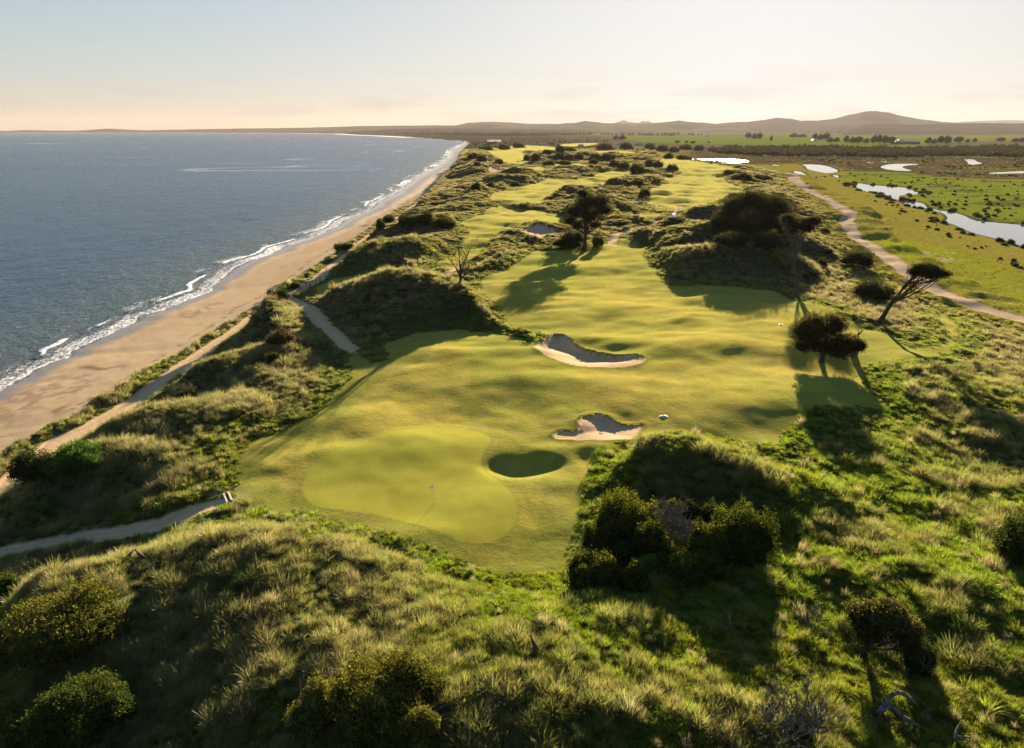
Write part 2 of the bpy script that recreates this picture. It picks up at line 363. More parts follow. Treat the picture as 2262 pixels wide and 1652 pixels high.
def land(X, Y, want=False):
    """height of the ground and what covers it"""
    X = np.asarray(X, float); Y = np.asarray(Y, float)
    wob = (fbm(X, Y, 2.2, 3, 91) - .5)
    xs = np.interp(Y, shoreY, shoreX); xf = np.maximum(np.interp(Y, footY, footX), xs + 6)
    s = X - xf
    z = base(X, Y)
    fair = np.full(X.shape, -40.0)
    for P in fair_w: fair = np.maximum(fair, poly_sd(X, Y, P, 40.0))
    green = np.full(X.shape, -3.0)
    for P in green_w: green = np.maximum(green, poly_sd(X, Y, P, 3.0))
    path = np.full(X.shape, 60.0)
    for P in path_w:
        m = (X > P[:, 0].min() - 40) & (X < P[:, 0].max() + 40) & (Y > P[:, 1].min() - 40) & (Y < P[:, 1].max() + 40)
        if m.any():
            d, w = polyline_dist(X[m], Y[m], P[:, :2], P[:, 2])
            path[m] = np.minimum(path[m], d - w)
    d, w = polyline_dist(X, Y, road_w[:, :2], road_w[:, 2]); road = d - w * np.clip(Y / 400, 1, 3)
    water = np.full(X.shape, -60.0)
    for n_, P in water_w: water = np.maximum(water, poly_sd(X, Y, P, 60.0))
    sand = np.full(X.shape, -3.0); dig = np.zeros(X.shape)
    for i, P in enumerate(sand_w):
        sd = poly_sd(X, Y, P, 3.0); sand = np.maximum(sand, sd)
        dep = [1.0, .8, .25, 1.0, 1.0, .8, .7, .8][i]
        rr = poly_sd(X, Y, P, 3.0, ramp=(7.5, .4))
        dig = np.maximum(dig, dep * sm(rr) * (sd > 0))
        # lip of turf standing over the far wall
    # how free the dunes are to rise
    free = sm(-fair, 0.2, 9.0) * sm(path, 0.6, 9.0) * sm(s, 6, 16) * sm(road, 0, 12) * sm(-water, 2, 40)
    q = X - np.interp(Y, roadY, roadX)
    duney = sm(-q, 15, 70)
    rise = np.zeros(X.shape)
    for P, wn_, wf_ in ridge_w:
        pad = 2.6 * max(wn_, wf_)
        m = (X > P[:, 0].min() - pad) & (X < P[:, 0].max() + pad) & (Y > P[:, 1].min() - pad) & (Y < P[:, 1].max() + pad)
        if not m.any(): continue
        x, y = X[m], Y[m]
        d, zc = polyline_dist(x, y, P[:, :2], P[:, 2])
        oo = np.argsort(P[:, 0]); yc = np.interp(x, P[oo, 0], P[oo, 1])
        k = sm((y - yc) / 6 + .5); w = wn_ + (wf_ - wn_) * k
        w = w * (0.85 + .5 * (fbm(x, y, 14, 2, 5) - .5))
        h = np.maximum(zc - z[m], 0) * np.exp(-(d / w) ** 2)
        rise[m] = np.maximum(rise[m], h) + 0.25 * np.minimum(rise[m], h)
    big = fbm(X, Y, 46, 3, 3) - .5
    amp = 1.0 + 3.6 * sm(Y, 150, 420) * (1 - sm(Y, 900, 1800)) 
    rise = rise + duney * amp * sm(big, -.02, .3) * 1.15
    rise = rise + duney * (fbm(X, Y, 13, 3, 8) - .5) * 1.6
    for c, h, rx, ry, rot in rbump_w: rise = rise + h * gauss(X, Y, c, rx, ry, rot)
    z = z + rise * free
    # turf swells
    mown = sm(fair, -5, 1)
    wx, wy = (fbm(X, Y, 6.5, 2, 71) - .5) * 3.4, (fbm(X, Y, 6.5, 2, 73) - .5) * 2.4
    for c, h, rx, ry, rot in bump_w: z = z + h * gauss(X + wx, Y + wy, c, rx, ry, rot)
    ca, sa = math.cos(.5), math.sin(.5); u, v = X * ca + Y * sa, -X * sa + Y * ca
    und = (fbm(X * .55, Y, 13, 3, 21) - .5) * 1.6 + (fbm(u * .45, v, 5.2, 2, 27) - .5) * .55 + (fbm(u * .5, v, 2.4, 2, 29) - .5) * .16
    far_amp = 1 + 1.9 * sm(Y, 130, 400)
    z = z + und * far_amp * sm(Y, 85, 130) * sm(s, 12, 30) * (q < 20) * (1 - .8 * sm(green, -2, 0)) * (1 - sm(Y, 1500, 3000))
    z = z + (fbm(X, Y, 9, 3, 33) - .5) * .85 * (1 - sm(Y, 85, 130)) * sm(s, 12, 30) * (1 - .5 * sm(green, -2, 0))
    # tussock lumps
    lump = sm(-fair, .0, 1.5) * sm(path, .1, 1.2) * sm(s, -1, 2) * sm(road, .2, 1.5) * (sm(-water, 0, 2))
    z = z + lump * ((fbm(X, Y, 2.3, 3, 40) - .35) * 1.1) * (1 - .6 * sm(Y, 300, 900)) * (1 - .55 * sm(q, -20, 20))
    z = z + (fbm(X, Y, 3.0, 2, 55) - .5) * .10 * sm(-s, 3, 12)
    # foredune bank has its own tussocks
    z = z + sm(s, 0, 3) * (1 - sm(s, 7, 12)) * (fbm(X, Y, 6, 2, 61) - .3) * 1.6 * sm(path, .5, 3)
    z = z - dig + .12 * sm(sand, -1.6, -.15) * (sand < 0) * (Y < 400)
    z = z - .14 * (1 - sm(path, -.6, .4)) - .05 * (1 - sm(np.abs(path + .9), 0, .35)) * (path < 0)
    z = z - .10 * (1 - sm(road, -1, .5))
    z = np.where(water > -40, np.where(water > 0, WLEV - 1.2 * sm(water, 0, 2) - .02, z + (WLEV + .15 + (-water) * .02 - z) * (1 - sm(-water, 0, 40))), z)
    if not want: return z
    return z, dict(fair=fair, green=green, sand=sand, path=path, road=road, water=water, s=s, q=q, xs=xs, xf=xf, free=free, wob=wob)
_lt = np.geomspace(18, 9000, 900)
def pick(v, extra=0.0):
    """first point of the land along the line of sight through a photo point"""
    d = ray([v])[0]; hl = math.hypot(d[0], d[1])
    t = _lt / hl
    X, Y, Z = d[0] * t, d[1] * t, CAM_Z + d[2] * t
    h = land(X, Y)
    b = np.nonzero(Z <= h + extra)[0]
    i = b[0] if len(b) else len(t) - 1
    i = max(i, 1)
    tt = np.linspace(t[i - 1], t[i], 24)
    X, Y, Z = d[0] * tt, d[1] * tt, CAM_Z + d[2] * tt
    h = land(X, Y); b = np.nonzero(Z <= h + extra)[0]; j = b[0] if len(b) else -1
    return Vector((X[j], Y[j], h[j]))
# ------------------------------------------------------------------ materials
def new_mat(name):
    m = bpy.data.materials.new(name); m.use_nodes = True
    nt = m.node_tree; nt.nodes.clear()
    o = nt.nodes.new('ShaderNodeOutputMaterial')
    return m, nt, nt.nodes, nt.links, o
def node(nt, t, **kw):
    n = nt.nodes.new(t)
    for k, v in kw.items():
        if k.startswith('i_'): n.inputs[k[2:].replace('_', ' ')].default_value = v
        else: setattr(n, k, v)
    return n
def noise_tex(nt, scale, detail=4, rough=.6, vec=None, stretch=None):
    n = nt.nodes.new('ShaderNodeTexNoise')
    n.inputs['Scale'].default_value = scale; n.inputs['Detail'].default_value = detail; n.inputs['Roughness'].default_value = rough
    g = nt.nodes.new('ShaderNodeNewGeometry'); src = g.outputs['Position']
    if stretch:
        mp_ = nt.nodes.new('ShaderNodeMapping'); mp_.inputs['Scale'].default_value = stretch[:3]
        mp_.inputs['Rotation'].default_value = (0, 0, stretch[3]); nt.links.new(src, mp_.inputs['Vector']); src = mp_.outputs['Vector']
    nt.links.new(src, n.inputs['Vector'])
    return n
def ground_mat(name, rough=.95, sheen=0.0, tint=(1, 1, 1, 1), bump=((3.0, .5, .1),), vary=((2.0, .25),), spec=0.0, wet=False):
    """base colour from the surface's own 'albedo' attribute, broken up by noise in world space"""
    m, nt, N, L, o = new_mat(name)
    p = N.new('ShaderNodeBsdfPrincipled'); L.new(p.outputs[0], o.inputs[0])
    a = N.new('ShaderNodeAttribute'); a.attribute_name = 'albedo'
    col = a.outputs['Color']
    for sc, am in vary:
        n = noise_tex(nt, sc, 5, .65)
        r = node(nt, 'ShaderNodeMapRange'); r.inputs[1].default_value = .25; r.inputs[2].default_value = .75
        r.inputs[3].default_value = 1 - am; r.inputs[4].default_value = 1 + am
        L.new(n.outputs['Fac'], r.inputs[0])
        mm = node(nt, 'ShaderNodeVectorMath', operation='SCALE'); L.new(col, mm.inputs[0]); L.new(r.outputs[0], mm.inputs['Scale'])
        col = mm.outputs[0]
    L.new(col, p.inputs['Base Color'])
    p.inputs['Roughness'].default_value = rough
    p.inputs['Specular IOR Level'].default_value = spec
    if wet:
        w = N.new('ShaderNodeAttribute'); w.attribute_name = 'wet'
        r = node(nt, 'ShaderNodeMapRange'); r.inputs[3].default_value = rough; r.inputs[4].default_value = .12
        L.new(w.outputs['Fac'], r.inputs[0]); L.new(r.outputs[0], p.inputs['Roughness'])
        r = node(nt, 'ShaderNodeMapRange'); r.inputs[3].default_value = spec; r.inputs[4].default_value = .6
        L.new(w.outputs['Fac'], r.inputs[0]); L.new(r.outputs[0], p.inputs['Specular IOR Level'])
    if sheen:
        p.inputs['Sheen Weight'].default_value = sheen; p.inputs['Sheen Roughness'].default_value = .45
        p.inputs['Sheen Tint'].default_value = tint
    nrm = None
    for sc, st, di in bump:
        n = noise_tex(nt, sc, 4, .6)
        b = N.new('ShaderNodeBump'); b.inputs['Distance'].default_value = di
        rl = N.new('ShaderNodeAttribute'); rl.attribute_name = 'relief'
        ml = node(nt, 'ShaderNodeMath', operation='MULTIPLY'); ml.inputs[1].default_value = st; L.new(rl.outputs['Fac'], ml.inputs[0]); L.new(ml.outputs[0], b.inputs['Strength'])
        L.new(n.outputs['Fac'], b.inputs['Height'])
        if nrm: L.new(nrm, b.inputs['Normal'])
        nrm = b.outputs[0]
    if nrm: L.new(nrm, p.inputs['Normal'])
    return m
M = {}
M['rough'] = ground_mat('dune_soil_and_sward', 1.0, 0, (.9, .85, .5, 1), ((2.2, 1.0, .35), (9.0, .8, .08)), ((.9, .3), (5.0, .35)))
M['turf'] = ground_mat('mown_fescue', .95, .12, (.95, .85, .25, 1), ((1.4, .55, .12), (5.0, .7, .05), (22.0, .8, .02)), ((.25, .16), (1.3, .14), (4.5, .16), (16, .12)))
M['green'] = ground_mat('putting_turf', .9, .12, (.9, .9, .25, 1), ((3.0, .3, .03), (22.0, .5, .012),), ((.5, .10), (3, .08), (14, .08)))
M['sand'] = ground_mat('bunker_sand', .95, 0, (1, 1, 1, 1), ((1.5, .5, .08), (14.0, .5, .02)), ((1.2, .08), (20, .06)))
M['beach'] = ground_mat('beach_sand', .9, 0, (1, 1, 1, 1), ((.5, .4, .1), (7.0, .6, .04)), ((.35, .05), (12, .05)), wet=True)
M['path'] = ground_mat('sandy_track', .95, 0, (1, 1, 1, 1), ((1.2, .7, .1), (9.0, .6, .03)), ((1.5, .12), (15, .1)))
M['road'] = ground_mat('gravel', .95, 0, (1, 1, 1, 1), ((1.0, .5, .08), (9.0, .6, .03)), ((1.0, .12), (12, .12)))

def set_props(o, label=None, cat=None, group=None, kind=None):
    if label: o['label'] = label
    if cat: o['category'] = cat
    if group: o['group'] = group
    if kind: o['kind'] = kind
    return o
def link(o, parent=None):
    scene.collection.objects.link(o)
    if parent is not None: o.parent = parent
    return o
def mesh_np(name, V, Fq, mat=None, attrs=None, smooth=True):
    """mesh from arrays; Fq is (n,3) or (n,4)"""
    me = bpy.data.meshes.new(name)
    V = np.asarray(V, np.float32); Fq = np.asarray(Fq, np.int32)
    me.vertices.add(len(V)); me.vertices.foreach_set('co', V.ravel())
    k = Fq.shape[1]
    me.loops.add(Fq.size); me.loops.foreach_set('vertex_index', Fq.ravel())
    me.polygons.add(len(Fq)); me.polygons.foreach_set('loop_start', np.arange(0, Fq.size, k, dtype=np.int32))
    me.polygons.foreach_set('loop_total', np.full(len(Fq), k, np.int32))
    me.polygons.foreach_set('use_smooth', np.full(len(Fq), smooth))
    for an, av in (attrs or {}).items():
        av = np.asarray(av, np.float32)
        if av.ndim == 2:
            at = me.attributes.new(an, 'FLOAT_COLOR', 'POINT')
            at.data.foreach_set('color', np.column_stack([av[:, :3], np.ones(len(av))]).astype(np.float32).ravel())
        else:
            at = me.attributes.new(an, 'FLOAT', 'POINT'); at.data.foreach_set('value', av.ravel())
    me.update(calc_edges=True)
    if mat: me.materials.append(mat)
    return me
def sub_mesh(name, V, Fq, mat, attrs):
    used = np.unique(Fq); mapi = np.full(len(V), -1, np.int64); mapi[used] = np.arange(len(used))
    return mesh_np(name, V[used], mapi[Fq], mat, {k: v[used] for k, v in attrs.items()})

# ------------------------------------------------------------------ the ground: one graded sheet out to the horizon
QUAL = 0.7
GRASS = 1.0
ys = [9.0]
while ys[-1] < 60000:
    y = ys[-1]
    ys.append(y + max(.2, min(.75 * (y * y + 1500) / (35 * 683), .0085 * y)) / QUAL)
ys = np.array(ys); NC = int(1000 * QUAL)
ss = np.linspace(-1, 1, NC)
GX = ss[None, :] * (.80 * ys[:, None] + 36); GY = np.repeat(ys[:, None], NC, 1)
fx, fy = GX.ravel(), GY.ravel()
gz, A = land(fx, fy, True)
print('ground', GX.shape)
def mixc_(c, k, d): return c + (np.asarray(d) - c) * k[:, None]
def paint():
    n1 = fbm(fx, fy, 30, 4, 101); n2 = fbm(fx, fy, 6, 4, 105); n3 = fbm(fx, fy, 120, 3, 109); n4 = fbm(fx, fy, 1.6, 3, 112)
    c = np.zeros((len(fx), 3)) + (.030, .036, .012)
    c = mixc_(c, sm(n2, .42, .62), (.055, .07, .016))
    c = mixc_(c, sm(n1, .45, .65) * .7, (.075, .065, .03))
    farm = sm(fy, 250, 700)
    c = mixc_(c, farm * .7 * sm(n2, .30, .6), (.085, .07, .04))
    # right of the road: dry grass, then marsh
    c = mixc_(c, sm(fy, 1600, 3000), (.052, .048, .028))
    r = sm(A['q'], -30, 15) * (1 - sm(fy, 1300, 2200)) * sm(fy, 100, 200)
    c = mixc_(c, sm(A['q'], -45, -5) * sm(fy, 300, 500) * .6, (.14, .12, .065))
    c = mixc_(c, r, (.215, .178, .032))
    c = mixc_(c, r * sm(n2, .48, .62) * .8, (.215, .175, .03))
    c = mixc_(c, r * sm(n4, .5, .65) * .4, (.15, .14, .03))
    def area(pts, col, soft=6, n=None, k=1.0, jag=0):
        P = smooth_poly(onto(pts), 1)
        sd = poly_sd(fx, fy, P, 500.0)
        if jag: sd = sd + (fbm(fx, fy, jag * 2, 3, 77) - .5) * jag * 2
        m = sm(sd, -soft, soft) * k
        if n is not None: m = m * n
        return mixc_(c, m, col)
    c = area([(1880,530),(1950,520),(2060,540),(2160,560),(2262,600),(2400,640),(2400,730),(2262,690),(2150,662),(2060,620),(1990,575),(1930,548)], (.19, .185, .02), 3)
    c = area([(1900,528),(2050,530),(2170,590),(2262,640),(2262,655),(2150,600),(2040,545),(1920,540)], (.20, .21, .02), 2, k=.7)
    c = area([(2010,612),(2050,602),(2120,628),(2240,660),(2262,686),(2160,660),(2080,640)], (.12, .10, .04), 4, sm(n2, .4, .6), .8)
    for q_ in ([(2020,556),(2060,556),(2075,562),(2050,564)], [(2065,570),(2110,569),(2100,579),(2068,580)], [(2075,556),(2110,556),(2116,562)]):
        c = area(q_, (.36, .27, .17), 1.0, sm(n4, .35, .6), .9)
    # heath and marsh beyond
    c = area([(1480,345),(1560,322),(2420,327),(2420,400),(2262,398),(2070,392),(1890,378),(1800,362),(1660,362),(1500,350)], (.085, .058, .034), 25, None, .95, 30)
    c = area([(1480,345),(1560,322),(2420,327),(2420,400),(2262,398),(2070,392),(1890,378),(1800,362),(1660,362),(1500,350)], (.05, .045, .025), 25, sm(n1, .45, .62), .8, 30)
    marsh = [(1868,380),(1888,377),(2050,383),(2066,394),(2420,398),(2420,522),(2262,499),(2130,481),(2060,463),(1990,449),(2036,429),(2000,414),(1900,404),(1868,394)]
    c = area(marsh, (.15, .175, .022), 6, None, 1, 12)
    c = area(marsh, (.06, .075, .02), 6, sm(fbm(fx * .5, fy, 22, 4, 131), .53, .64), .85, 12)
    c = area([(2060,372),(2150,366),(2420,362),(2420,374),(2200,378),(2080,380)], (.11, .14, .03), 20, sm(n1, .4, .6), .9)
    c = area([(1380,299),(1654,301),(1750,296),(1840,299),(2420,301),(2420,309),(2060,314),(2014,327),(1842,323),(1654,319),(1500,318),(1400,312),(1360,304)], (.12, .15, .022), 60)
    c = area([(1200,296),(1400,293),(1700,293),(2420,296),(2420,299.5),(1850,297.5),(1750,294.5),(1650,299),(1380,297.5)], (.12, .14, .045), 100, sm(n3, .35, .6), .8)
    c = area([(1100,290.5),(1500,289.5),(2400,290.5),(2400,295),(1700,292),(1200,295)], (.07, .07, .04), 200)
    c = area([(1130,289.3),(1180,288.6),(1200,289.5),(1150,290.2)], (.35, .28, .17), 60)
    c = area([(1040,296),(1320,298),(1360,318),(1250,330),(1060,322)], (.065, .06, .035), 60, None, .7)
    # mown turf: semi rough collar, then fairway
    fair = A['fair'] + A['wob'] * 2.4
    tf = np.zeros((len(fx), 3)) + (.215, .198, .032)
    n5 = fbm(fx, fy * .5, 17, 4, 141)
    tf = mixc_(tf, sm(n5, .40, .62) * .7, (.31, .235, .045))
    tf = mixc_(tf, sm(n2, .5, .7) * .35, (.115, .15, .02))
    tf = mixc_(tf, sm(n4, .52, .7) * sm(n1, .4, .6) * .35, (.27, .20, .07))
    collar = sm(fair, 5.5 + 5 * sm(fy, 90, 140), 4.5 + 5 * sm(fy, 90, 140))
    tf = mixc_(tf, collar * .45, (.105, .125, .024))
    tf = mixc_(tf, sm(fy, 200, 500) * .35, (.21, .19, .065))
    c = mixc_(c, sm(fair, -.6, .5), tf)
    g = np.zeros_like(c) + (.23, .218, .031); g = mixc_(g, sm(n2, .4, .65) * .35, (.28, .24, .03))
    gd = A['green']
    c = mixc_(c, sm(np.abs(gd + .15), .35, .1) * .35, (.10, .13, .02))
    c = mixc_(c, sm(gd, -.12, .12), g)
    # sand: pale dry, slightly pink
    sd = A['sand'] + A['wob'] * .3
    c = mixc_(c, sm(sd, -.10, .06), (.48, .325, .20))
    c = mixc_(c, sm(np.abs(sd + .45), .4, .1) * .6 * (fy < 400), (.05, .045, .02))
    pd = A['path'] + A['wob'] * .7
    c = mixc_(c, sm(pd, .5, -.25), (.50, .345, .205))
    c = mixc_(c, sm(np.abs(pd + .75), .3, .08) * .35 * (fy < 200), (.30, .21, .135))
    c = mixc_(c, sm(pd, 2.6, .4) * sm(pd, -.2, .3) * .5 * sm(n4, .4, .6), (.30, .25, .14))
    rd = A['road'] + A['wob'] * .8
    c = mixc_(c, sm(rd, .5, -.2), (.40, .285, .195))
    c = mixc_(c, sm(np.abs(rd + 1.6), .35, .1) * .25 * (rd < 0), (.42, .33, .26))
    # beach
    s = A['s'] + A['wob'] * 3 * np.clip(fy / 300, .6, 3)
    b = np.zeros_like(c) + (.46, .325, .20)
    b = mixc_(b, sm(fbm(fx, fy, 20, 4, 151), .45, .7) * .35, (.38, .265, .155))
    tt = (fx - A['xs']) / np.maximum(A['xf'] - A['xs'], 1)
    b = mixc_(b, sm(tt, .72, .85), (.43, .32, .225))
    # weed and wrack lines: thin drifts following folded contours
    w1 = fbm(fx * .8, fy * .8, 26, 4, 161); w2 = fbm(fx, fy, 34, 3, 167)
    line = sm(np.abs(w1 - .5), .026, .004) * sm(w2, .46, .6) * sm(tt, .08, .2) * sm(tt, .8, .7)
    b = mixc_(b, line * .85, (.15, .09, .06))
    blot = sm(w1 + w2 * .5, .86, .93) * sm(n4, .4, .6) * sm(tt, .1, .2) * sm(tt, .7, .6)
    b = mixc_(b, blot * .5, (.20, .12, .085))
    wr = sm(np.abs(tt - .74 - .05 * (fbm(fx, fy, 40, 2, 171) - .5)), .035, .0) * sm(fbm(fx, fy, 1.4, 2, 173), .52, .66)
    b = mixc_(b, wr * .7, (.13, .085, .06))
    ds = fx - A['xs'] + (fbm(fx, fy, 14, 3, 181) - .5) * 6
    wet = sm(ds, 13 * np.clip(fy / 300, .8, 3), 2)
    b = mixc_(b, wet * .85, (.12, .09, .07))
    bm = sm(-s, -.6, .4)
    c = mixc_(c, bm, b)
    c = np.where((A['water'] > 0)[:, None], (.03, .03, .025), c)
    c = mixc_(c, sm(-A['water'], 2.5 * np.clip(fy / 400, 1, 4), .5) * (A['water'] < 0), (.045, .045, .022))
    A['wet'] = wet * bm; A['beach'] = bm
    return np.clip(c, 0, 1)
alb = paint()
NR = len(ys)
idx = np.arange(NR * NC).reshape(NR, NC)
quads = np.stack([idx[:-1, :-1], idx[:-1, 1:], idx[1:, 1:], idx[1:, :-1]], -1).reshape(-1, 4)
V = np.column_stack([fx, fy, gz])
qx = lambda a: a[quads[:, 0]]
deep = (fx - A['xs'] < -40)[quads].all(1)
reg = np.zeros(len(quads), int)
reg[qx(A['fair']) > 0] = 1
reg[qx(A['green']) > 0] = 2
reg[qx(A['path']) < 0] = 4
reg[qx(A['sand']) > 0] = 3
reg[qx(A['road']) < 0] = 5
reg[qx(A['s']) < 0] = 6
reg[(qx(A['s']) < 0) & (qx(fy) > 11800)] = 0
# short swards and far fields have little relief of their own
relief = (1 - .75 * sm(fy, 110, 320)) * (1 - .8 * sm(A['q'], -20, 10) * (fy > 100)) * (1 - .9 * sm(fy, 500, 1000))
at_all = {'albedo': alb, 'wet': A['wet'], 'relief': relief}
def ground_piece(name, mask, mat):
    o = link(bpy.data.objects.new(name, sub_mesh(name, V, quads[mask], mat, at_all)))
    o['kind'] = 'structure'
    return o
keep = ~deep
ground_piece('ground', keep & (reg == 0), M['rough'])
ground_piece('fairway', keep & (reg == 1), M['turf'])
ground_piece('putting_green', keep & (reg == 2), M['green'])
ground_piece('path', keep & (reg == 4), M['path'])
ground_piece('road', keep & (reg == 5), M['road'])
ground_piece('beach', keep & (reg == 6), M['beach'])
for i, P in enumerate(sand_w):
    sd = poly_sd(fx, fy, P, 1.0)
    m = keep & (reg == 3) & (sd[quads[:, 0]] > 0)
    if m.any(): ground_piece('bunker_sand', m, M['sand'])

# ------------------------------------------------------------------ sea and inland water
def water_mat(name, spec, base=(.02, .045, .06), rough=.08, scales=((.9, .5, .25), (.22, .5, .8)), foam=True, stretch=(1.0, .45, 1.0, .5)):
    m, nt, N, L, o = new_mat(name)
    p = N.new('ShaderNodeBsdfPrincipled'); L.new(p.outputs[0], o.inputs[0])
    p.inputs['Roughness'].default_value = rough; p.inputs['IOR'].default_value = 1.33
    p.inputs['Base Color'].default_value = (*base, 1); p.inputs['Specular IOR Level'].default_value = spec
    nrm = None
    for sc, st, di in scales:
        n = noise_tex(nt, sc, 5, .62, stretch=stretch)
        b = N.new('ShaderNodeBump'); b.inputs['Strength'].default_value = st; b.inputs['Distance'].default_value = di
        L.new(n.outputs['Fac'], b.inputs['Height'])
        if nrm: L.new(nrm, b.inputs['Normal'])
        nrm = b.outputs[0]
    if nrm: L.new(nrm, p.inputs['Normal'])
    if foam:
        a = N.new('ShaderNodeAttribute'); a.attribute_name = 'foam'
        n = noise_tex(nt, 1.1, 6, .7, stretch=(1.0, .6, 1.0, .3))
        ad = node(nt, 'ShaderNodeMath', operation='ADD'); L.new(a.outputs['Fac'], ad.inputs[0]); L.new(n.outputs['Fac'], ad.inputs[1])
        r = node(nt, 'ShaderNodeMapRange'); r.interpolation_type = 'SMOOTHSTEP'
        r.inputs[1].default_value = .92; r.inputs[2].default_value = 1.22
        L.new(ad.outputs[0], r.inputs[0])
        c = N.new('ShaderNodeAttribute'); c.attribute_name = 'albedo'
        mx = node(nt, 'ShaderNodeMix', data_type='RGBA'); L.new(r.outputs[0], mx.inputs[0]); L.new(c.outputs['Color'], mx.inputs[6])
        mx.inputs[7].default_value = (.78, .76, .76, 1); L.new(mx.outputs[2], p.inputs['Base Color'])
        r2 = node(nt, 'ShaderNodeMapRange'); r2.inputs[3].default_value = rough; r2.inputs[4].default_value = .8
        L.new(r.outputs[0], r2.inputs[0]); L.new(r2.outputs[0], p.inputs['Roughness'])
    return m
M['sea'] = water_mat('sea_water', .14, (.02, .05, .07), .26, ((1.3, .8, .35), (.45, .9, .9), (.13, .7, 1.8)), True)
M['pond'] = water_mat('still_water', 1.0, (.11, .115, .13), .05, ((1.2, .1, .12),), False)
M['glint'] = water_mat('rippled_water', 1.0, (.03, .04, .05), .3, ((.8, .5, .4),), False)
def build_sea():
    yl = [60.0]
    while yl[-1] < 12700:
        y = yl[-1]; yl.append(y + max(.5, min(.9 * (y * y + 2700) / (52 * 683), .009 * y)))
    yl = np.array(yl); n = 760
    xsr = np.interp(yl, shoreY, shoreX) + 6 + .004 * yl
    xl = np.minimum(-.95 * yl - 60, xsr - 30)
    t = np.linspace(0, 1, n) ** .8
    X = xl[:, None] + (xsr - xl)[:, None] * t[None, :]; Y = np.repeat(yl[:, None], n, 1)
    x, y = X.ravel(), Y.ravel()
    d = np.interp(y, shoreY, shoreX) - x + (fbm(x, y, 14, 3, 181) - .5) * 5      # metres off the beach, scalloped
    d = d / (1 + .35 * sm(y, 500, 1500))
    sc = np.clip(y / 600, 1, 3)
    r = fbm(x, y, 30, 3, 191); r2 = fbm(x * .9, y * .5, 60, 3, 193)
    foam = np.zeros(len(x)) + .20
    foam = np.maximum(foam, .62 * sm(np.abs(d - .3), 1.6, .2))                        # edge of the swash
    foam = np.maximum(foam, (.35 + .35 * r) * sm(d, -2, 0) * sm(d, 7, 4))              # lacy swash
    brk = 6.0 + 5 * (r2 - .3)
    foam = np.maximum(foam, (.15 + .95 * sm(r, .42, .62)) * sm(np.abs(d - brk), 1.7, .3))
    foam = np.maximum(foam, .55 * sm(d, 22, 10) * sm(fbm(x * .7, y * .7, 12, 4, 195), .36, .60) * sm(d, 5, 9))
    out = sm(np.abs(d - 34 - 20 * (r2 - .5)), 3.5, .6) * sm(fbm(x, y, 50, 2, 199), .54, .62)
    out2 = sm(np.abs(d - 62 - 30 * (r - .5)), 5, .8) * sm(fbm(x, y, 70, 2, 211), .54, .62) * sm(y, 500, 900)
    out3 = sm(np.abs(d - 95 - 30 * (r2 - .5)), 6, .8) * sm(fbm(x, y, 80, 2, 213), .55, .62) * sm(y, 700, 1100)
    foam = np.maximum(foam, .45 * out * sm(y, 500, 900) * sm(y, 2500, 1200)); foam = np.maximum(foam, .5 * np.maximum(out2, out3) * sm(fbm(x, y, 120, 2, 217), .52, .6))
    farshore = sm(y, 3500, 5500) * sm(d, 160, 30)
    foam = np.maximum(foam, farshore * .9)
    # long slicks of spent foam further out
    slick = sm(np.abs(fbm(x * .35, y, 260, 3, 221) - .5), .035, .0) * sm(fbm(x, y, 300, 2, 223), .42, .6)
    foam = np.maximum(foam, .26 + .26 * slick * sm(d, 30, 90))
    z = .10 * sm(np.abs(d - brk), 2.5, 0) * 3 + (fbm(x, y * .7, 18, 3, 231) - .5) * .5 * sm(d, 8, 60)
    z = z + .1 * (1 - sm(d, 0, 10))
    gust = fbm(x * .4, y, 420, 3, 241); c = np.zeros((len(x), 3)) + (.022, .058, .105)
    c = mixc_(c, sm(gust, .4, .65) * .7, (.032, .075, .125))
    c = mixc_(c, sm(d, 70, 8) * .8, (.06, .085, .085))
    c = mixc_(c, sm(y, 1500, 6000) * .6, (.014, .032, .075))
    c = mixc_(c, sm(d, 9, 2), (.16, .14, .14))
    k = np.arange(len(yl) * n).reshape(len(yl), n)
    q = np.stack([k[:-1, :-1], k[:-1, 1:], k[1:, 1:], k[1:, :-1]], -1).reshape(-1, 4)
    o = link(bpy.data.objects.new('sea', mesh_np('sea', np.column_stack([x, y, z]), q, M['sea'], {'albedo': c, 'foam': foam})))
    o['kind'] = 'structure'
build_sea()
for nme, P in water_w:
    c = P.mean(0); Pe = P
    me = bpy.data.meshes.new(nme)
    me.from_pydata([(x, y, WLEV) for x, y in Pe], [], [list(range(len(Pe)))])
    me.materials.append(M['glint'] if P is water_w[8][1] else M['pond'])
    if me.polygons[0].normal.z < 0: me.flip_normals()
    o = link(bpy.data.objects.new(nme, me)); o['kind'] = 'structure'

# ------------------------------------------------------------------ hills on the horizon
def hill_mat(name, c1, c2, sc):
    m, nt, N, L, o = new_mat(name)
    p = N.new('ShaderNodeBsdfPrincipled'); L.new(p.outputs[0], o.inputs[0]); p.inputs['Roughness'].default_value = 1; p.inputs['Specular IOR Level'].default_value = 0
    n = noise_tex(nt, sc, 8, .6); r = N.new('ShaderNodeValToRGB')
    r.color_ramp.elements[0].position = .4; r.color_ramp.elements[0].color = (*c1, 1)
    r.color_ramp.elements[1].position = .62; r.color_ramp.elements[1].color = (*c2, 1)
    L.new(n.outputs['Fac'], r.inputs[0]); L.new(r.outputs[0], p.inputs['Base Color'])
    return m
M['hill'] = hill_mat('wooded_hill', (.04, .045, .03), (.07, .07, .045), .002)
M['hill2'] = hill_mat('hill_pasture', (.05, .055, .03), (.11, .11, .05), .0016)
M['head'] = hill_mat('coastal_scrub', (.045, .045, .03), (.09, .075, .05), .004)
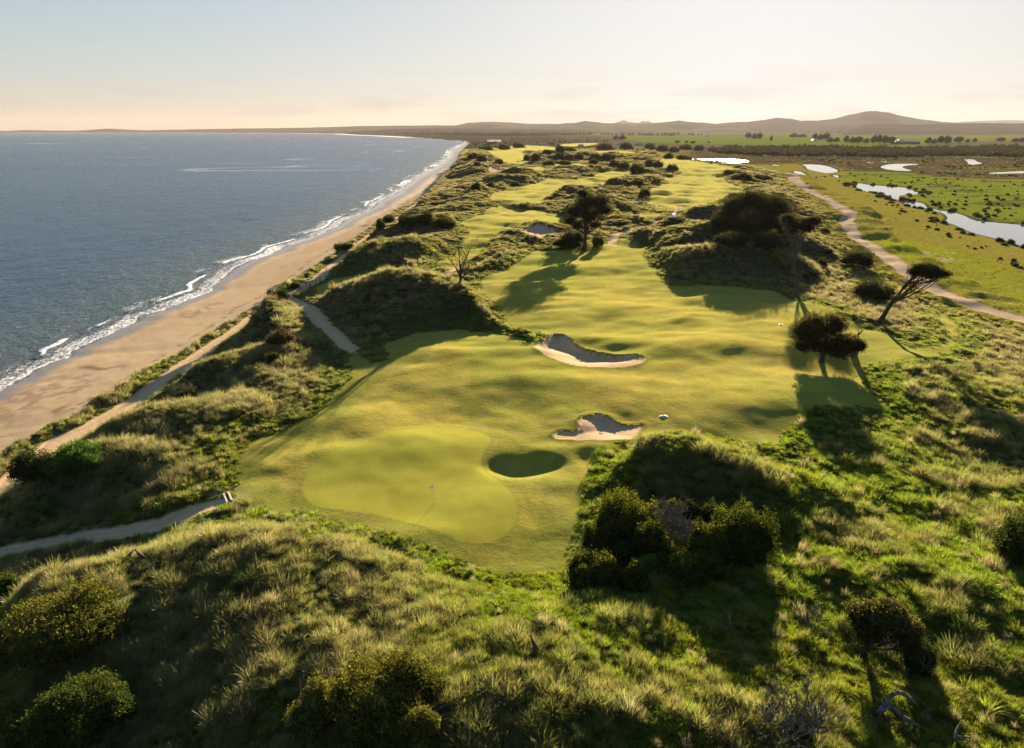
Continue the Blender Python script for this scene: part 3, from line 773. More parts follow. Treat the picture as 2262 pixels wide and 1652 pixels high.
def hill(name, prof, D, front, back, mat, rough=.12, seed=0, base_z=4):
    P = np.array(prof, float)
    n = max(60, int((P[:, 0].max() - P[:, 0].min()) * 1.2)); vx = np.linspace(P[0, 0], P[-1, 0], n)
    vy = np.interp(vx, P[:, 0], P[:, 1])
    d = ray(np.column_stack([vx, vy])); t = D / d[:, 1]
    cx_, cz = d[:, 0] * t, CAM_Z + d[:, 2] * t
    cz = np.maximum(cz + (fbm(cx_, cx_ * 0, D * .012, 3, seed) - .5) * rough * np.maximum(cz, 20) * .3, base_z + 1)
    rows = np.concatenate([np.linspace(-1, 0, 22), np.linspace(0, 1, 9)[1:]])
    Vv = []
    for r in rows:
        w = front if r < 0 else back
        yy = D + r * w
        prof_ = (1 - abs(r)) ** 1.15 if r < 0 else (1 - r * r)
        x = cx_ * (yy / D)
        nn = (fbm(x, x * 0 + yy, D * .05, 5, seed + 3) - .5) * 2 * rough * 2.0 * (1 - abs(r)) * abs(r) * 2
        z = base_z - 3 + (cz - base_z + 3) * np.clip(prof_ + nn, -.02, .99 if r else 1)
        Vv.append(np.column_stack([x, np.full(n, yy), z]))
    k = np.arange(len(rows) * n).reshape(len(rows), n)
    q = np.stack([k[:-1, :-1], k[:-1, 1:], k[1:, 1:], k[1:, :-1]], -1).reshape(-1, 4)
    o = link(bpy.data.objects.new(name, mesh_np(name, np.vstack(Vv), q, mat))); o['kind'] = 'structure'
hill('mountain', [(1560,284),(1582,273),(1614,270),(1655,268.5),(1686,265),(1719,260),(1743,261),(1770,266.6),(1805,266),(1848,261),(1877,253),(1909,246.5),(1936,246),(1963,249),(1990,256),
   (2030,262.6),(2084,269),(2124,272),(2180,275),(2300,278),(2420,284)], 14500, 4000, 2500, M['hill'], .25, 5)
hill('far_range', [(1340,276),(1359,271),(1378,265),(1389,269),(1400,270),(1410,271),(1421,266.6),(1427,268),(1432,266.6),(1441,271),(1480,274),(1560,276)], 26000, 3000, 2000, M['hill'], .2, 9)
hill('far_range', [(2060,276),(2110,270),(2164,266.6),(2210,265),(2262,265.5),(2420,268)], 26000, 3000, 2000, M['hill'], .2, 19)
hill('hills', [(980,284),(1008,276.5),(1035,271),(1062,269.5),(1089,269),(1129,270.7),(1153,272.5),(1185,273.5),(1230,273.5),(1271,271),(1292,266.6),(1314,269),(1332,271.5),(1359,272.5),(1400,273),(1440,272),(1480,268),
   (1502,266),(1523,269),(1561,271),(1582,273),(1640,275),(1700,280)], 13800, 3600, 2500, M['hill2'], .25, 29)
hill('wooded_hills', [(1860,287),(1888,283),(1912,275.5),(1950,274),(2030,275.5),(2084,273),(2137,272),(2262,272),(2420,270)], 9500, 2600, 2000, M['hill'], .2, 39)
hill('headland', [(-500,290.3),(0,290.0),(54,287),(107,288),(161,288.6),(188,287.6),(215,285.5),(242,284),(282,286),(322,288),(370,286.5),(430,285.5),(537,283.6),(607,283),(713,281),(788,278.5),
   (861,277.5),(928,277),(949,277),(1008,277),(1050,279),(1110,284)], 14500, 1900, 2500, M['head'], .2, 49)
hill('headland', [(780,290),(860,285),(950,283.5),(1060,284),(1160,285),(1260,287),(1300,289)], 8500, 1300, 1300, M['head'], .25, 59)

# ------------------------------------------------------------------ the air between
hm = bpy.data.materials.new('haze_air'); hm.use_nodes = True; hm.node_tree.nodes.clear()
ho = hm.node_tree.nodes.new('ShaderNodeOutputMaterial'); hv = hm.node_tree.nodes.new('ShaderNodeVolumePrincipled')
hv.inputs['Color'].default_value = (.56, .49, .49, 1); hv.inputs['Density'].default_value = 2.2e-5; hv.inputs['Anisotropy'].default_value = .1
hm.node_tree.links.new(hv.outputs[0], ho.inputs['Volume'])
x0, x1, y0, y1, z0, z1 = -34000, 34000, -400, 30000, -9, 480
me = bpy.data.meshes.new('haze')
me.from_pydata([(x, y, z) for z in (z0, z1) for x, y in ((x0, y0), (x1, y0), (x1, y1), (x0, y1))], [],
               [(3, 2, 1, 0), (4, 5, 6, 7), (0, 1, 5, 4), (1, 2, 6, 5), (2, 3, 7, 6), (3, 0, 4, 7)])
me.materials.append(hm)
hz = link(bpy.data.objects.new('haze', me)); hz['kind'] = 'stuff'
# ------------------------------------------------------------------ dune grass
def leaf_mat(name, transl=.5, gloss=.25, attr='tint', mode='INSTANCER', base_dark=.3, tip=1.6, tip_col=None):
    m, nt, N, L, o = new_mat(name)
    a = N.new('ShaderNodeAttribute'); a.attribute_name = attr; a.attribute_type = mode
    t = N.new('ShaderNodeAttribute'); t.attribute_name = 't'
    r = node(nt, 'ShaderNodeMapRange'); r.inputs[3].default_value = base_dark; r.inputs[4].default_value = tip  # paler blade tips, with tip highlights and shade in the gaps put into colour
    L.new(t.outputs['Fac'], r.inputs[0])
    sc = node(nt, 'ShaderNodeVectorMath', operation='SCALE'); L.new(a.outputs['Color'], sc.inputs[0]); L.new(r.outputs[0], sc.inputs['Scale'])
    d = N.new('ShaderNodeBsdfDiffuse'); tr = N.new('ShaderNodeBsdfTranslucent')
    L.new(sc.outputs[0], d.inputs['Color'])
    s2 = node(nt, 'ShaderNodeVectorMath', operation='MULTIPLY'); s2.inputs[1].default_value = (1.35, 1.35, .9); L.new(sc.outputs[0], s2.inputs[0])
    L.new(s2.outputs[0], tr.inputs['Color'])
    mx = N.new('ShaderNodeMixShader'); mx.inputs[0].default_value = transl
    L.new(d.outputs[0], mx.inputs[1]); L.new(tr.outputs[0], mx.inputs[2])
    g = N.new('ShaderNodeBsdfGlossy'); g.inputs['Roughness'].default_value = .38; g.inputs['Color'].default_value = (1, .95, .8, 1)
    mg = N.new('ShaderNodeMixShader'); mg.inputs[0].default_value = gloss * .25
    L.new(mx.outputs[0], mg.inputs[1]); L.new(g.outputs[0], mg.inputs[2])
    L.new(mg.outputs[0], o.inputs[0])
    return m
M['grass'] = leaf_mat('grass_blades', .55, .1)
def tuft(seed, n, h, rad, lean, w, segs=3, curve=1.7):
    r = np.random.default_rng(seed)
    ang = r.uniform(0, 2 * np.pi, n); rr = rad * np.sqrt(r.uniform(0, 1, n))
    bx, by = rr * np.cos(ang), rr * np.sin(ang)
    da = ang + r.normal(0, .5, n); le = lean * (.25 + .9 * rr / rad) * r.uniform(.5, 1.4, n)
    hh = h * r.uniform(.55, 1.1, n) * (1 - .25 * rr / rad)
    tw = r.uniform(0, np.pi, n)
    t = np.linspace(0, 1, segs + 1)
    V_, T_ = [], []
    for k in t:
        ox = bx + np.cos(da) * le * hh * k ** curve; oy = by + np.sin(da) * le * hh * k ** curve
        oz = hh * (k - .35 * np.minimum(le, 1.2) * k * k) - .06
        ww = w * (1 - .92 * k ** 1.5) * .5
        V_.append(np.stack([np.column_stack([ox - np.cos(tw) * ww, oy - np.sin(tw) * ww, oz]), np.column_stack([ox + np.cos(tw) * ww, oy + np.sin(tw) * ww, oz])], 1))
        T_.append(np.full((n, 2), k))
    V_ = np.stack(V_, 1).reshape(-1, 3); T_ = np.stack(T_, 1).reshape(-1)   # n, seg, 2
    b = np.arange(n)[:, None] * (segs + 1) * 2 + np.arange(segs)[None, :] * 2
    q = np.stack([b, b + 1, b + 3, b + 2], -1).reshape(-1, 4)
    return mesh_np('grass_tuft', V_, q, M['grass'], {'t': T_}, smooth=True)
tufts = bpy.data.collections.new('grass_tufts')
def add_proto(me):
    o = bpy.data.objects.new('grass_tuft_%02d' % len(tufts.objects), me); tufts.objects.link(o)
for sd in range(3): add_proto(tuft(sd, 90, .95, .22, .55, .028))             # 0-2 marram, tall, arching
for sd in range(3): add_proto(tuft(10 + sd, 80, .42, .42, .8, .050, 2))       # 3-5 low green sward
for sd in range(2): add_proto(tuft(20 + sd, 120, .40, .55, .6, .06, 2))      # 6-7 broad clump for the distance
add_proto(tuft(30, 120, 1.15, .30, .35, .022))                               # 8 plumed
# scatter
bands = [(24, 42, 14.0, .78), (42, 65, 12.0, .82), (65, 120, 5.6, 1.0), (120, 230, 2.4, 1.25), (230, 430, .95, 1.6), (430, 900, .26, 2.5), (900, 1700, .035, 5.0)]
PX, PY, PS = [], [], []
for y0_, y1_, den, scl in bands:
    hw = .76 * y1_ + 26
    n = int((y1_ - y0_) * 2 * hw * den * GRASS)
    x = rng.uniform(-hw, hw, n); y = rng.uniform(y0_, y1_, n)
    m = np.abs(x) < .76 * y + 26
    x, y = x[m], y[m]
    s = x - np.interp(y, footY, footX)
    m = s > -.5
    PX.append(x[m]); PY.append(y[m]); PS.append(np.full(m.sum(), scl))
PX, PY, PS = map(np.concatenate, (PX, PY, PS))
pz, PA = land(PX, PY, True)
gn1 = fbm(PX, PY, 9, 3, 301); gn2 = fbm(PX, PY, 3.2, 3, 305); gn3 = fbm(PX, PY, 28, 3, 309)
wobp = PA['wob']
rightq = sm(PA['q'], -25, 5)
sgrad = np.zeros(len(PX))
nb = (PA['sand'] > -.9) & (PY < 400)
if nb.any(): sgrad[nb] = np.max([poly_sd(PX[nb], PY[nb] - .8, P, 3.0) for P in sand_w], axis=0)
liponly = nb & (PA['sand'] < -.06) & (sgrad > -.05) & (rng.uniform(0, 1, len(PX)) < .6)
ok = (liponly | (PA['fair'] + wobp * 2.6 < -.10 * PS) | ((PA['fair'] < .7) & (rng.uniform(0, 1, len(PX)) < .18) & (PY < 260))) & (PA['path'] > .1 + .5 * gn2) & (PA['road'] > .6) & (PA['water'] < -.8) & (PA['sand'] < -.05)  # sand stays clear
ok &= rng.uniform(0, 1, len(PX)) < (1 - .88 * rightq)
ok &= ~((PA['s'] < 12) & (rng.uniform(0, 1, len(PX)) < .5 * sm(gn1, .55, .4)))
marr = sm(gn1 + .5 * (gn2 - .5) + .30 * sm(PA['free'], .3, 1) - .26 * sm(PX, -12, 25) * (PY < 110), .48, .64)       # share of marram
edge = sm(-PA['fair'], 7, .5) * (PY < 260)
marr = marr * (1 - .8 * edge)
kind = np.where(rng.uniform(0, 1, len(PX)) < np.clip(.10 + .62 * marr, 0, 1), rng.integers(0, 3, len(PX)), rng.integers(3, 6, len(PX)))
kind = np.where((rng.uniform(0, 1, len(PX)) < .015), 8, kind)
kind = np.where((PS > 1.55) | ((PS > 1.2) & (kind < 3) & (rng.uniform(0, 1, len(PX)) < .5)), rng.integers(6, 8, len(PX)), kind)
tint = np.zeros((len(PX), 3)) + (.15, .175, .016)
def mp_(c, k, d): return c + (np.asarray(d) - c) * np.clip(k, 0, 1)[:, None]
tint = mp_(tint, sm(gn3, .4, .6) * .6, (.115, .175, .012))
isM = ((kind < 3) | (kind >= 6)).astype(float)
tint = mp_(tint, isM * (.35 + .6 * marr), (.135, .145, .038))
tint = mp_(tint, isM * sm(gn2, .5, .7) * .6 * marr, (.20, .18, .085))
tint = mp_(tint, (kind == 8).astype(float), (.22, .185, .11))
dune = sm(-PA['fair'], 2, 9) * sm(gn3, .30, .55)
tint = mp_(tint, (sm(PY, 90, 150) * .35 + .40 * dune * sm(PY, 60, 110)) * (1 - .5 * rightq), (.185, .152, .098))
tint = mp_(tint, sm(PY, 150, 400) * .45, (.15, .125, .075))
tint = mp_(tint, ((PX < -8) & (PY < 110)) * .35 * isM, (.19, .16, .10))
tint = mp_(tint, rightq * .7 * (PY > 110), (.20, .17, .07))
tint = mp_(tint, rightq * .8 * (PY > 110), (.165, .16, .028))
tint = tint * .92 * rng.uniform(.6, 1.4, (len(PX), 1)) * rng.uniform(.94, 1.06, (len(PX), 3))
scale = PS * np.where(liponly & (PA['fair'] > .5), .55, 1) * np.clip(rng.lognormal(-.08, .30, len(PX)), .45, 1.9) * (1 - .62 * rightq * (PY > 90)) * np.where(edge > .3, .75, 1)
scale *= np.where(kind >= 6, np.where(kind == 8, 1, .85), 1)
scale *= .8 + .5 * sm(gn2, .35, .65)
PX, PY, pz, kind, tint, scale = PX[ok], PY[ok], pz[ok], kind[ok], tint[ok], scale[ok]
print('tufts', len(PX))
rot = np.column_stack([rng.normal(0, .14, len(PX)) , rng.normal(.10, .14, len(PX)), rng.uniform(0, 6.283, len(PX))])
def scatter(name, P, kind, tint, scale, rot, coll, gname):
    me = bpy.data.meshes.new(name)
    me.vertices.add(len(P)); me.vertices.foreach_set('co', np.asarray(P, np.float32).ravel())
    a = me.attributes.new('kind_idx', 'INT', 'POINT'); a.data.foreach_set('value', np.asarray(kind, np.int32))
    a = me.attributes.new('tint', 'FLOAT_COLOR', 'POINT'); a.data.foreach_set('color', np.column_stack([tint, np.ones(len(P))]).astype(np.float32).ravel())
    a = me.attributes.new('size', 'FLOAT', 'POINT'); a.data.foreach_set('value', np.asarray(scale, np.float32))
    a = me.attributes.new('turn', 'FLOAT_VECTOR', 'POINT'); a.data.foreach_set('vector', np.asarray(rot, np.float32).ravel())
    o = link(bpy.data.objects.new(name, me)); o['kind'] = 'stuff'
    ng = bpy.data.node_groups.new(gname, 'GeometryNodeTree')
    ng.interface.new_socket('Geometry', in_out='INPUT', socket_type='NodeSocketGeometry')
    ng.interface.new_socket('Geometry', in_out='OUTPUT', socket_type='NodeSocketGeometry')
    N, L = ng.nodes, ng.links
    gi, go = N.new('NodeGroupInput'), N.new('NodeGroupOutput')
    m2p = N.new('GeometryNodeMeshToPoints'); L.new(gi.outputs[0], m2p.inputs[0])
    ci = N.new('GeometryNodeCollectionInfo'); ci.inputs['Collection'].default_value = coll
    ci.inputs['Separate Children'].default_value = True; ci.inputs['Reset Children'].default_value = True
    iop = N.new('GeometryNodeInstanceOnPoints'); iop.inputs['Pick Instance'].default_value = True
    L.new(m2p.outputs[0], iop.inputs['Points']); L.new(ci.outputs[0], iop.inputs['Instance'])
    def na(nm, dt):
        n = N.new('GeometryNodeInputNamedAttribute'); n.data_type = dt; n.inputs['Name'].default_value = nm; return n.outputs['Attribute']
    L.new(na('kind_idx', 'INT'), iop.inputs['Instance Index'])
    L.new(na('size', 'FLOAT'), iop.inputs['Scale'])
    e2r = N.new('FunctionNodeEulerToRotation'); L.new(na('turn', 'FLOAT_VECTOR'), e2r.inputs[0]); L.new(e2r.outputs[0], iop.inputs['Rotation'])
    L.new(iop.outputs[0], go.inputs[0])
    md = o.modifiers.new('scatter', 'NODES'); md.node_group = ng
    return o
scatter('dune_grass', np.column_stack([PX, PY, pz]), kind, tint, scale, rot, tufts, 'grass_scatter')
# ------------------------------------------------------------------ trees and shrubs
M['leaf'] = leaf_mat('leaves', .45, .0, 'tint', 'GEOMETRY', 1, 1)
M['bark'] = hill_mat('bark', (.07, .055, .045), (.15, .125, .10), 2.0)
M['dead'] = hill_mat('weathered_wood', (.07, .06, .05), (.17, .15, .13), 4.0)
M['bark_dark'] = hill_mat('dark_bark', (.035, .028, .022), (.08, .062, .05), 2.0)
def leaves(pts, nrm, size, tints, seed, aspect=.75, flat=.7):
    """one small quad leaf per point"""
    r = np.random.default_rng(seed); n = len(pts)
    d = nrm * flat + r.normal(0, .55, (n, 3)); d /= np.linalg.norm(d, axis=1)[:, None] + 1e-9
    u = np.cross(d, r.normal(0, 1, (n, 3))); u /= np.linalg.norm(u, axis=1)[:, None] + 1e-9
    w = np.cross(d, u)
    s = (size * r.uniform(.5, 1.45, n))[:, None]
    a = pts - u * s * .5; b = pts + w * s * aspect * .5; c = pts + u * s * .5; e = pts - w * s * aspect * .5
    Vv = np.stack([a, b, c, e], 1).reshape(-1, 3)
    q = np.arange(n * 4).reshape(n, 4)
    return Vv, q, np.repeat(tints, 4, 0)
def crown_mesh(lobes, leaf, seed, cols, cover=2.0, cap=42000, sprig=6, rough=.16, under=.35, name='crown'):
    """foliage spread through a shell over each lobe ((centre),(radii)); cols = darker leaf, lighter leaf"""
    r = np.random.default_rng(seed)
    areas = np.array([4 * np.pi * (((a * b) ** 1.6 + (a * c) ** 1.6 + (b * c) ** 1.6) / 3) ** (1 / 1.6) for _, (a, b, c) in lobes])
    tot = min(int(cap * 1.7), int(areas.sum() * cover * 1.35 / (leaf * leaf * .5)))
    P_, N_, T_ = [], [], []
    for (c, rad), ar in zip(lobes, areas):
        ns = max(12, int(tot * ar / areas.sum() / sprig))
        d = r.normal(0, 1, (ns, 3)); d /= np.linalg.norm(d, axis=1)[:, None]
        low = d[:, 2] < -.15
        keep = ~low | (r.uniform(0, 1, ns) < under); d = d[keep]; ns = len(d)
        f = 1 - r.uniform(0, 1, ns) ** 2.2 * .45 + (r.uniform(0, 1, ns) < .07) * r.uniform(.04, .22, ns)
        k = 3.1 / max(rad)
        th, ph = np.arctan2(d[:, 1], d[:, 0]), d[:, 2] * 1.6
        bump = fbm(th * max(rad) * .8 + seed, ph * max(rad), 1.1 + .16 * max(rad), 3, seed) - .5
        f = f * (1 + bump * rough * 3)
        p = np.array(c) + d * np.array(rad) * f[:, None]
        top_lit = np.clip((.35 + .65 * d[:, 2]) * .7 + r.normal(0, .25, ns), 0, 1)  # lighter lobe tops: light from above put into leaf colour, with random variation
        tt = np.array(cols[0]) + (np.array(cols[1]) - np.array(cols[0])) * top_lit[:, None]
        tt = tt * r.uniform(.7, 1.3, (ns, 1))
        pp = np.repeat(p, sprig, 0) + r.normal(0, leaf * .75, (ns * sprig, 3))
        P_.append(pp); N_.append(np.repeat(d, sprig, 0)); T_.append(np.repeat(tt, sprig, 0) * r.uniform(.85, 1.15, (ns * sprig, 1)))
    Vv, q, T = leaves(np.vstack(P_), np.vstack(N_), leaf, np.vstack(T_), seed + 1)
    # larger, darker sprays deeper in: the crown's inner shade put into leaf colour
    P2, N2, T2 = [], [], []
    for c, rad in lobes:
        n2 = max(20, int(tot * .16 / len(lobes))); d = r.normal(0, 1, (n2, 3)); d /= np.linalg.norm(d, axis=1)[:, None]
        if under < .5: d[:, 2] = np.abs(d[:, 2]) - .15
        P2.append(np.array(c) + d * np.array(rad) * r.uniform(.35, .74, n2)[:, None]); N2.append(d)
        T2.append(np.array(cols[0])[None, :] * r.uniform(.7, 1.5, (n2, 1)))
    V2, q2, t2 = leaves(np.vstack(P2), np.vstack(N2), leaf * 2.3, np.vstack(T2), seed + 2)
    q = np.vstack([q, q2 + len(Vv)]); Vv = np.vstack([Vv, V2]); T = np.vstack([T, t2])
    return mesh_np(name, Vv, q, M['leaf'], {'tint': T, 't': np.ones(len(T))}, smooth=False)
def tubes(paths, sides=7, name='trunk', mat=None):
    """tapering limbs: each path a list of (x, y, z, radius)"""
    Vv, Ff = [], []; off = 0
    for P in paths:
        P = np.array(P, float)
        if len(P) > 2:
            P = smooth_line(P, 1)
        n = len(P); t = np.gradient(P[:, :3], axis=0); t /= np.linalg.norm(t, axis=1)[:, None] + 1e-9
        up = np.array([0, 0, 1.0]); ref = np.where(np.abs(t[:, 2:3]) > .9, np.array([[1.0, 0, 0]]), up[None, :])
        u = np.cross(t, ref); u /= np.linalg.norm(u, axis=1)[:, None] + 1e-9; w = np.cross(t, u)
        a = np.linspace(0, 2 * np.pi, sides, endpoint=False)
        ring = P[:, None, :3] + (u[:, None, :] * np.cos(a)[None, :, None] + w[:, None, :] * np.sin(a)[None, :, None]) * P[:, None, 3:4]
        Vv.append(ring.reshape(-1, 3))
        i = np.arange(n - 1)[:, None] * sides; j = np.arange(sides)[None, :]; j2 = (j + 1) % sides
        Ff.append(np.stack([off + i + j, off + i + j2, off + i + sides + j2, off + i + sides + j], -1).reshape(-1, 4))
        off += n * sides
    return mesh_np(name, np.vstack(Vv), np.vstack(Ff), mat or M['bark'])
def branch(r, p, d, L, rad, depth, out, spread=.6, bend=.25, up=.1, kids=3, min_r=.012, dirbias=None):
    """grow a limb and its side limbs"""
    pts = []; p = np.array(p, float); d = np.array(d, float); d /= np.linalg.norm(d)
    n = 4
    for i in range(n + 1):
        pts.append((*p, max(min_r, rad * (1 - .62 * i / n))))
        d = d + r.normal(0, bend * .5, 3) + np.array([0, 0, up]) + (np.array(dirbias) * .25 if dirbias is not None else 0); d /= np.linalg.norm(d)
        p = p + d * L / n
    out.append(pts)
    if depth > 0:
        for k in range(kids):
            i = r.integers(2, n + 1) if k else n
            q = np.array(pts[i][:3]); dd = d + r.normal(0, spread, 3); 
            branch(r, q, dd, L * r.uniform(.5, .8), pts[i][3] * .8, depth - 1, out, spread, bend, up, kids, min_r, dirbias)
    return out
def px_scale(P):
    """metres per photo point at a place"""
    v = Vector(P) - Vector((0, 0, CAM_Z)); c, s = math.cos(PITCH), math.sin(PITCH)
    return (v.y * c - v.z * s) / F
def root(name, loc, label, cat, group=None):
    o = bpy.data.objects.new(name, None); o.empty_display_size = .5
    scene.collection.objects.link(o); o.location = loc
    return set_props(o, label, cat, group)
OLIVE = ((.036, .046, .012), (.16, .15, .028)); DARK = ((.018, .026, .010), (.05, .06, .018)); BRIGHT = ((.035, .075, .012), (.10, .19, .03))
CYP = ((.022, .026, .013), (.062, .058, .024)); BROWN = ((.045, .035, .02), (.10, .075, .04)); GREY = ((.04, .042, .025), (.10, .095, .055))
def dome_lobes(r, w, h, dp, n, flatk=.55):
    """lobes of a bush w wide, dp deep, h high, standing at the origin"""
    L = [((0, 0, h * .34), (w * .34, dp * .34, h * .48))]
    n = n + 4
    for k in range(n):
        a = 2 * np.pi * (k + r.uniform(-.3, .3)) / n; q = r.uniform(.12, .40)
        hh = h * r.uniform(.38, .98) * (1.15 - q)
        L.append(((np.cos(a) * w * q, np.sin(a) * dp * q, hh * .5), (w * r.uniform(.10, .24), dp * r.uniform(.12, .24), hh * .52)))
    return L
seedc = [100]
def bush(box, label, cols=DARK, name='shrub', cat='shrub', group=None, lobes=7, leaf=None, deep=.8, cover=2.0, cap=36000, stems=True, rough=.26, hmul=1.0):
    """a bush filling the photo box (left, top, right, bottom)"""
    seedc[0] += 7; sd = seedc[0]; r = np.random.default_rng(sd)
    l, t, rr, b = box; cx_ = (l + rr) / 2
    g = pick((cx_, b)); sc = px_scale(g); w = (rr - l) * sc; dp = w * deep
    th = math.atan2(CAM_Z - g.z, math.hypot(g.x, g.y))
    vb = b - .42 * dp * math.sin(th) / sc
    vb = max(vb, t + (b - t) * .35)
    g = pick((cx_, vb)); sc = px_scale(g); w = (rr - l) * sc; dp = w * deep
    h = max((vb - t) * sc / math.cos(th) * hmul, w * .18)
    lf = leaf or max(.13, sc * 1.7)
    L = dome_lobes(r, w, h, dp, lobes)
    az = math.atan2(g.x, g.y)
    me = crown_mesh(L, lf, sd, cols, cover, cap, rough=rough, name='foliage')
    small = w / sc < 34
    if small or not stems:
        o = link(bpy.data.objects.new(name, me)); o.location = (g.x, g.y, g.z - .1 * h); o.rotation_euler = (0, 0, -az)
        return set_props(o, label, cat, group)
    o = root(name, (g.x, g.y, g.z - .05 * h), label, cat, group); o.rotation_euler = (0, 0, -az)
    link(bpy.data.objects.new('foliage', me), o)
    out = []
    for k in range(6):
        a = r.uniform(0, 6.28); out_ = []
        branch(r, (np.cos(a) * w * .05, np.sin(a) * dp * .05, 0), (np.cos(a) * .8, np.sin(a) * .8, .9), h * .42, max(.05, w * .012), 2, out_, kids=2)
        out += out_
    link(bpy.data.objects.new('stems', tubes(out, 5, 'stems', M['bark'])), o)
    return o
# -- foreground and middle shrubs
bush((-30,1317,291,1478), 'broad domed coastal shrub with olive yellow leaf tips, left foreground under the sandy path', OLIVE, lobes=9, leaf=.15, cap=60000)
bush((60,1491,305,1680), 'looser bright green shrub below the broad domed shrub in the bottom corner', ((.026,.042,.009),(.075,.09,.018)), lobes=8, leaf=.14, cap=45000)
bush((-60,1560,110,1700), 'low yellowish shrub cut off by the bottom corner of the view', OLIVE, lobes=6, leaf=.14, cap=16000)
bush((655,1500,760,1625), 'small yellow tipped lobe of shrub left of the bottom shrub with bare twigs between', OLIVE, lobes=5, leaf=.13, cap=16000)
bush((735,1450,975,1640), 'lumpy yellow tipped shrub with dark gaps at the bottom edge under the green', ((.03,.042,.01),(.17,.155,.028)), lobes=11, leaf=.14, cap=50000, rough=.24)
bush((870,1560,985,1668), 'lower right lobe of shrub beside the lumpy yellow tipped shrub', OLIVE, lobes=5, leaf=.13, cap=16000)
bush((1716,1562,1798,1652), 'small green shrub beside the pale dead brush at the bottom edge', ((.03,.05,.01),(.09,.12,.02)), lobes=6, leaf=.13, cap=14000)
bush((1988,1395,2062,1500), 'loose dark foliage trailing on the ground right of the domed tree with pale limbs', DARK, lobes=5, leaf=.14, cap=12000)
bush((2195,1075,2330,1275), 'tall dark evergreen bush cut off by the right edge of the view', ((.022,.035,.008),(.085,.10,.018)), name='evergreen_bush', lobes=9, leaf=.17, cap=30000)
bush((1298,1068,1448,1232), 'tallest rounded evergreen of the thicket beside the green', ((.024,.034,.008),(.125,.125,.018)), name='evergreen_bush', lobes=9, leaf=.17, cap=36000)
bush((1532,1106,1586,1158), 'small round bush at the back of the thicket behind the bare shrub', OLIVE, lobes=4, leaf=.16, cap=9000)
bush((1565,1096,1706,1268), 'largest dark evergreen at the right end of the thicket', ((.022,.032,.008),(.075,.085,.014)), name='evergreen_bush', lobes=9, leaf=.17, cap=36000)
bush((1498,1140,1632,1262), 'middle evergreen bush in front of the large one at the right of the thicket', ((.024,.036,.008),(.11,.115,.016)), name='evergreen_bush', lobes=8, leaf=.16, cap=26000)
bush((1333,1186,1408,1262), 'smaller evergreen bush between the tallest one and the front one in the thicket', ((.024,.034,.008),(.11,.115,.016)), lobes=5, leaf=.16, cap=12000)
bush((1233,1215,1390,1342), 'front evergreen bush of the thicket, touching the edge of the mown turf', ((.024,.034,.008),(.12,.12,.018)), name='evergreen_bush', lobes=9, leaf=.16, cap=36000)
bush((1380,1254,1434,1306), 'low bush at the foot of the front evergreen, its right side', OLIVE, lobes=4, leaf=.15, cap=7000)
for bx_, lb in [((1275,1150,1345,1262), 'dark bush on the turf side of the thicket, under the tallest evergreen'), ((1535,1100,1600,1190), 'dark bush at the back of the thicket between the round bush and the largest evergreen'), ((1365,1235,1440,1320), 'low dark bush filling the front of the thicket'), ((1440,1225,1560,1300), 'wide low bush along the middle front of the thicket'), ((1398,1130,1475,1262), 'dark filler bush behind the creeper mound, left of the bare shrub'), ((1425,1190,1510,1262), 'dark bush at the foot of the bare shrub'), ((1455,1095,1545,1180), 'dark bush at the back of the thicket, behind the bare shrub'), ((1500,1215,1600,1290), 'low dark bush along the shaded front of the thicket')]:
    bush(bx_, lb, ((.022,.032,.008),(.085,.09,.014)), lobes=7, leaf=.16, cap=14000)
bush((1403,1225,1470,1280), 'bright green creeper mound in the middle of the thicket', BRIGHT, lobes=6, leaf=.13, cap=12000)
bush((1470,1213,1512,1280), 'narrow creeper covered stump right of the bright creeper mound', ((.03,.06,.01),(.09,.15,.025)), lobes=4, leaf=.13, cap=8000)
bush((28,985,150,1068), 'dark shrub on the shaded dune above the sandy path, left edge', DARK, lobes=6, leaf=.17, cap=16000)
bush((120,968,238,1050), 'dark shrub with glossy bright green leaves on its right side, by the coastal track', ((.03,.06,.012),(.09,.16,.03)), lobes=7, leaf=.17, cap=18000)
bush((78,1100,126,1134), 'small bright leafed shrub on the shaded bank beside the sandy path', BRIGHT, lobes=4, leaf=.14, cap=6000)
bush((-20,1258,50,1345), 'dark green shrub cut off by the left edge below the sandy path', ((.03,.045,.01),(.08,.11,.02)), lobes=6, leaf=.15, cap=12000)
bush((384,856,442,896), 'low wind-clipped dark shrub on the dune beside the coastal track', DARK, lobes=4, leaf=.18, cap=6000)
bush((582,722,656,768), 'brownish open shrub in the hollow beside the forked path', BROWN, lobes=6, leaf=.2, cap=7000)
bush((568,776,634,806), 'low dark shrub on the dune left of the forked path', DARK, lobes=5, leaf=.2, cap=6000)
bush((586,630,638,668), 'dark leaning shrub at the top of the beach by the path junction', DARK, lobes=5, leaf=.2, cap=6000)
bush((636,618,668,640), 'small green bush on the bank between the beach and the bench', GREY, lobes=4, cap=3000)
bush((735,533,785,556), 'flat dark bush on the bank above the beach past the fence', DARK, lobes=5, cap=4000)
bush((829,476,852,506), 'dark bush on the beach bank, near one of two beside the coastal track', DARK, lobes=4, cap=3000)
bush((845,471,874,492), 'dark bush on the beach bank, far one of two beside the coastal track', DARK, lobes=4, cap=3000)
for i, (bx_, lb) in enumerate([((873,468,930,500), 'seaward one of three dark thickets on the dunes above the second fairway'), ((915,463,965,498), 'middle one of three dark thickets on the dunes above the second fairway'), ((955,470,1010,508), 'landward one of three dark thickets on the dunes above the second fairway')]):
    bush(bx_, lb, DARK, name='thicket', cat='bush', lobes=7, cap=7000)
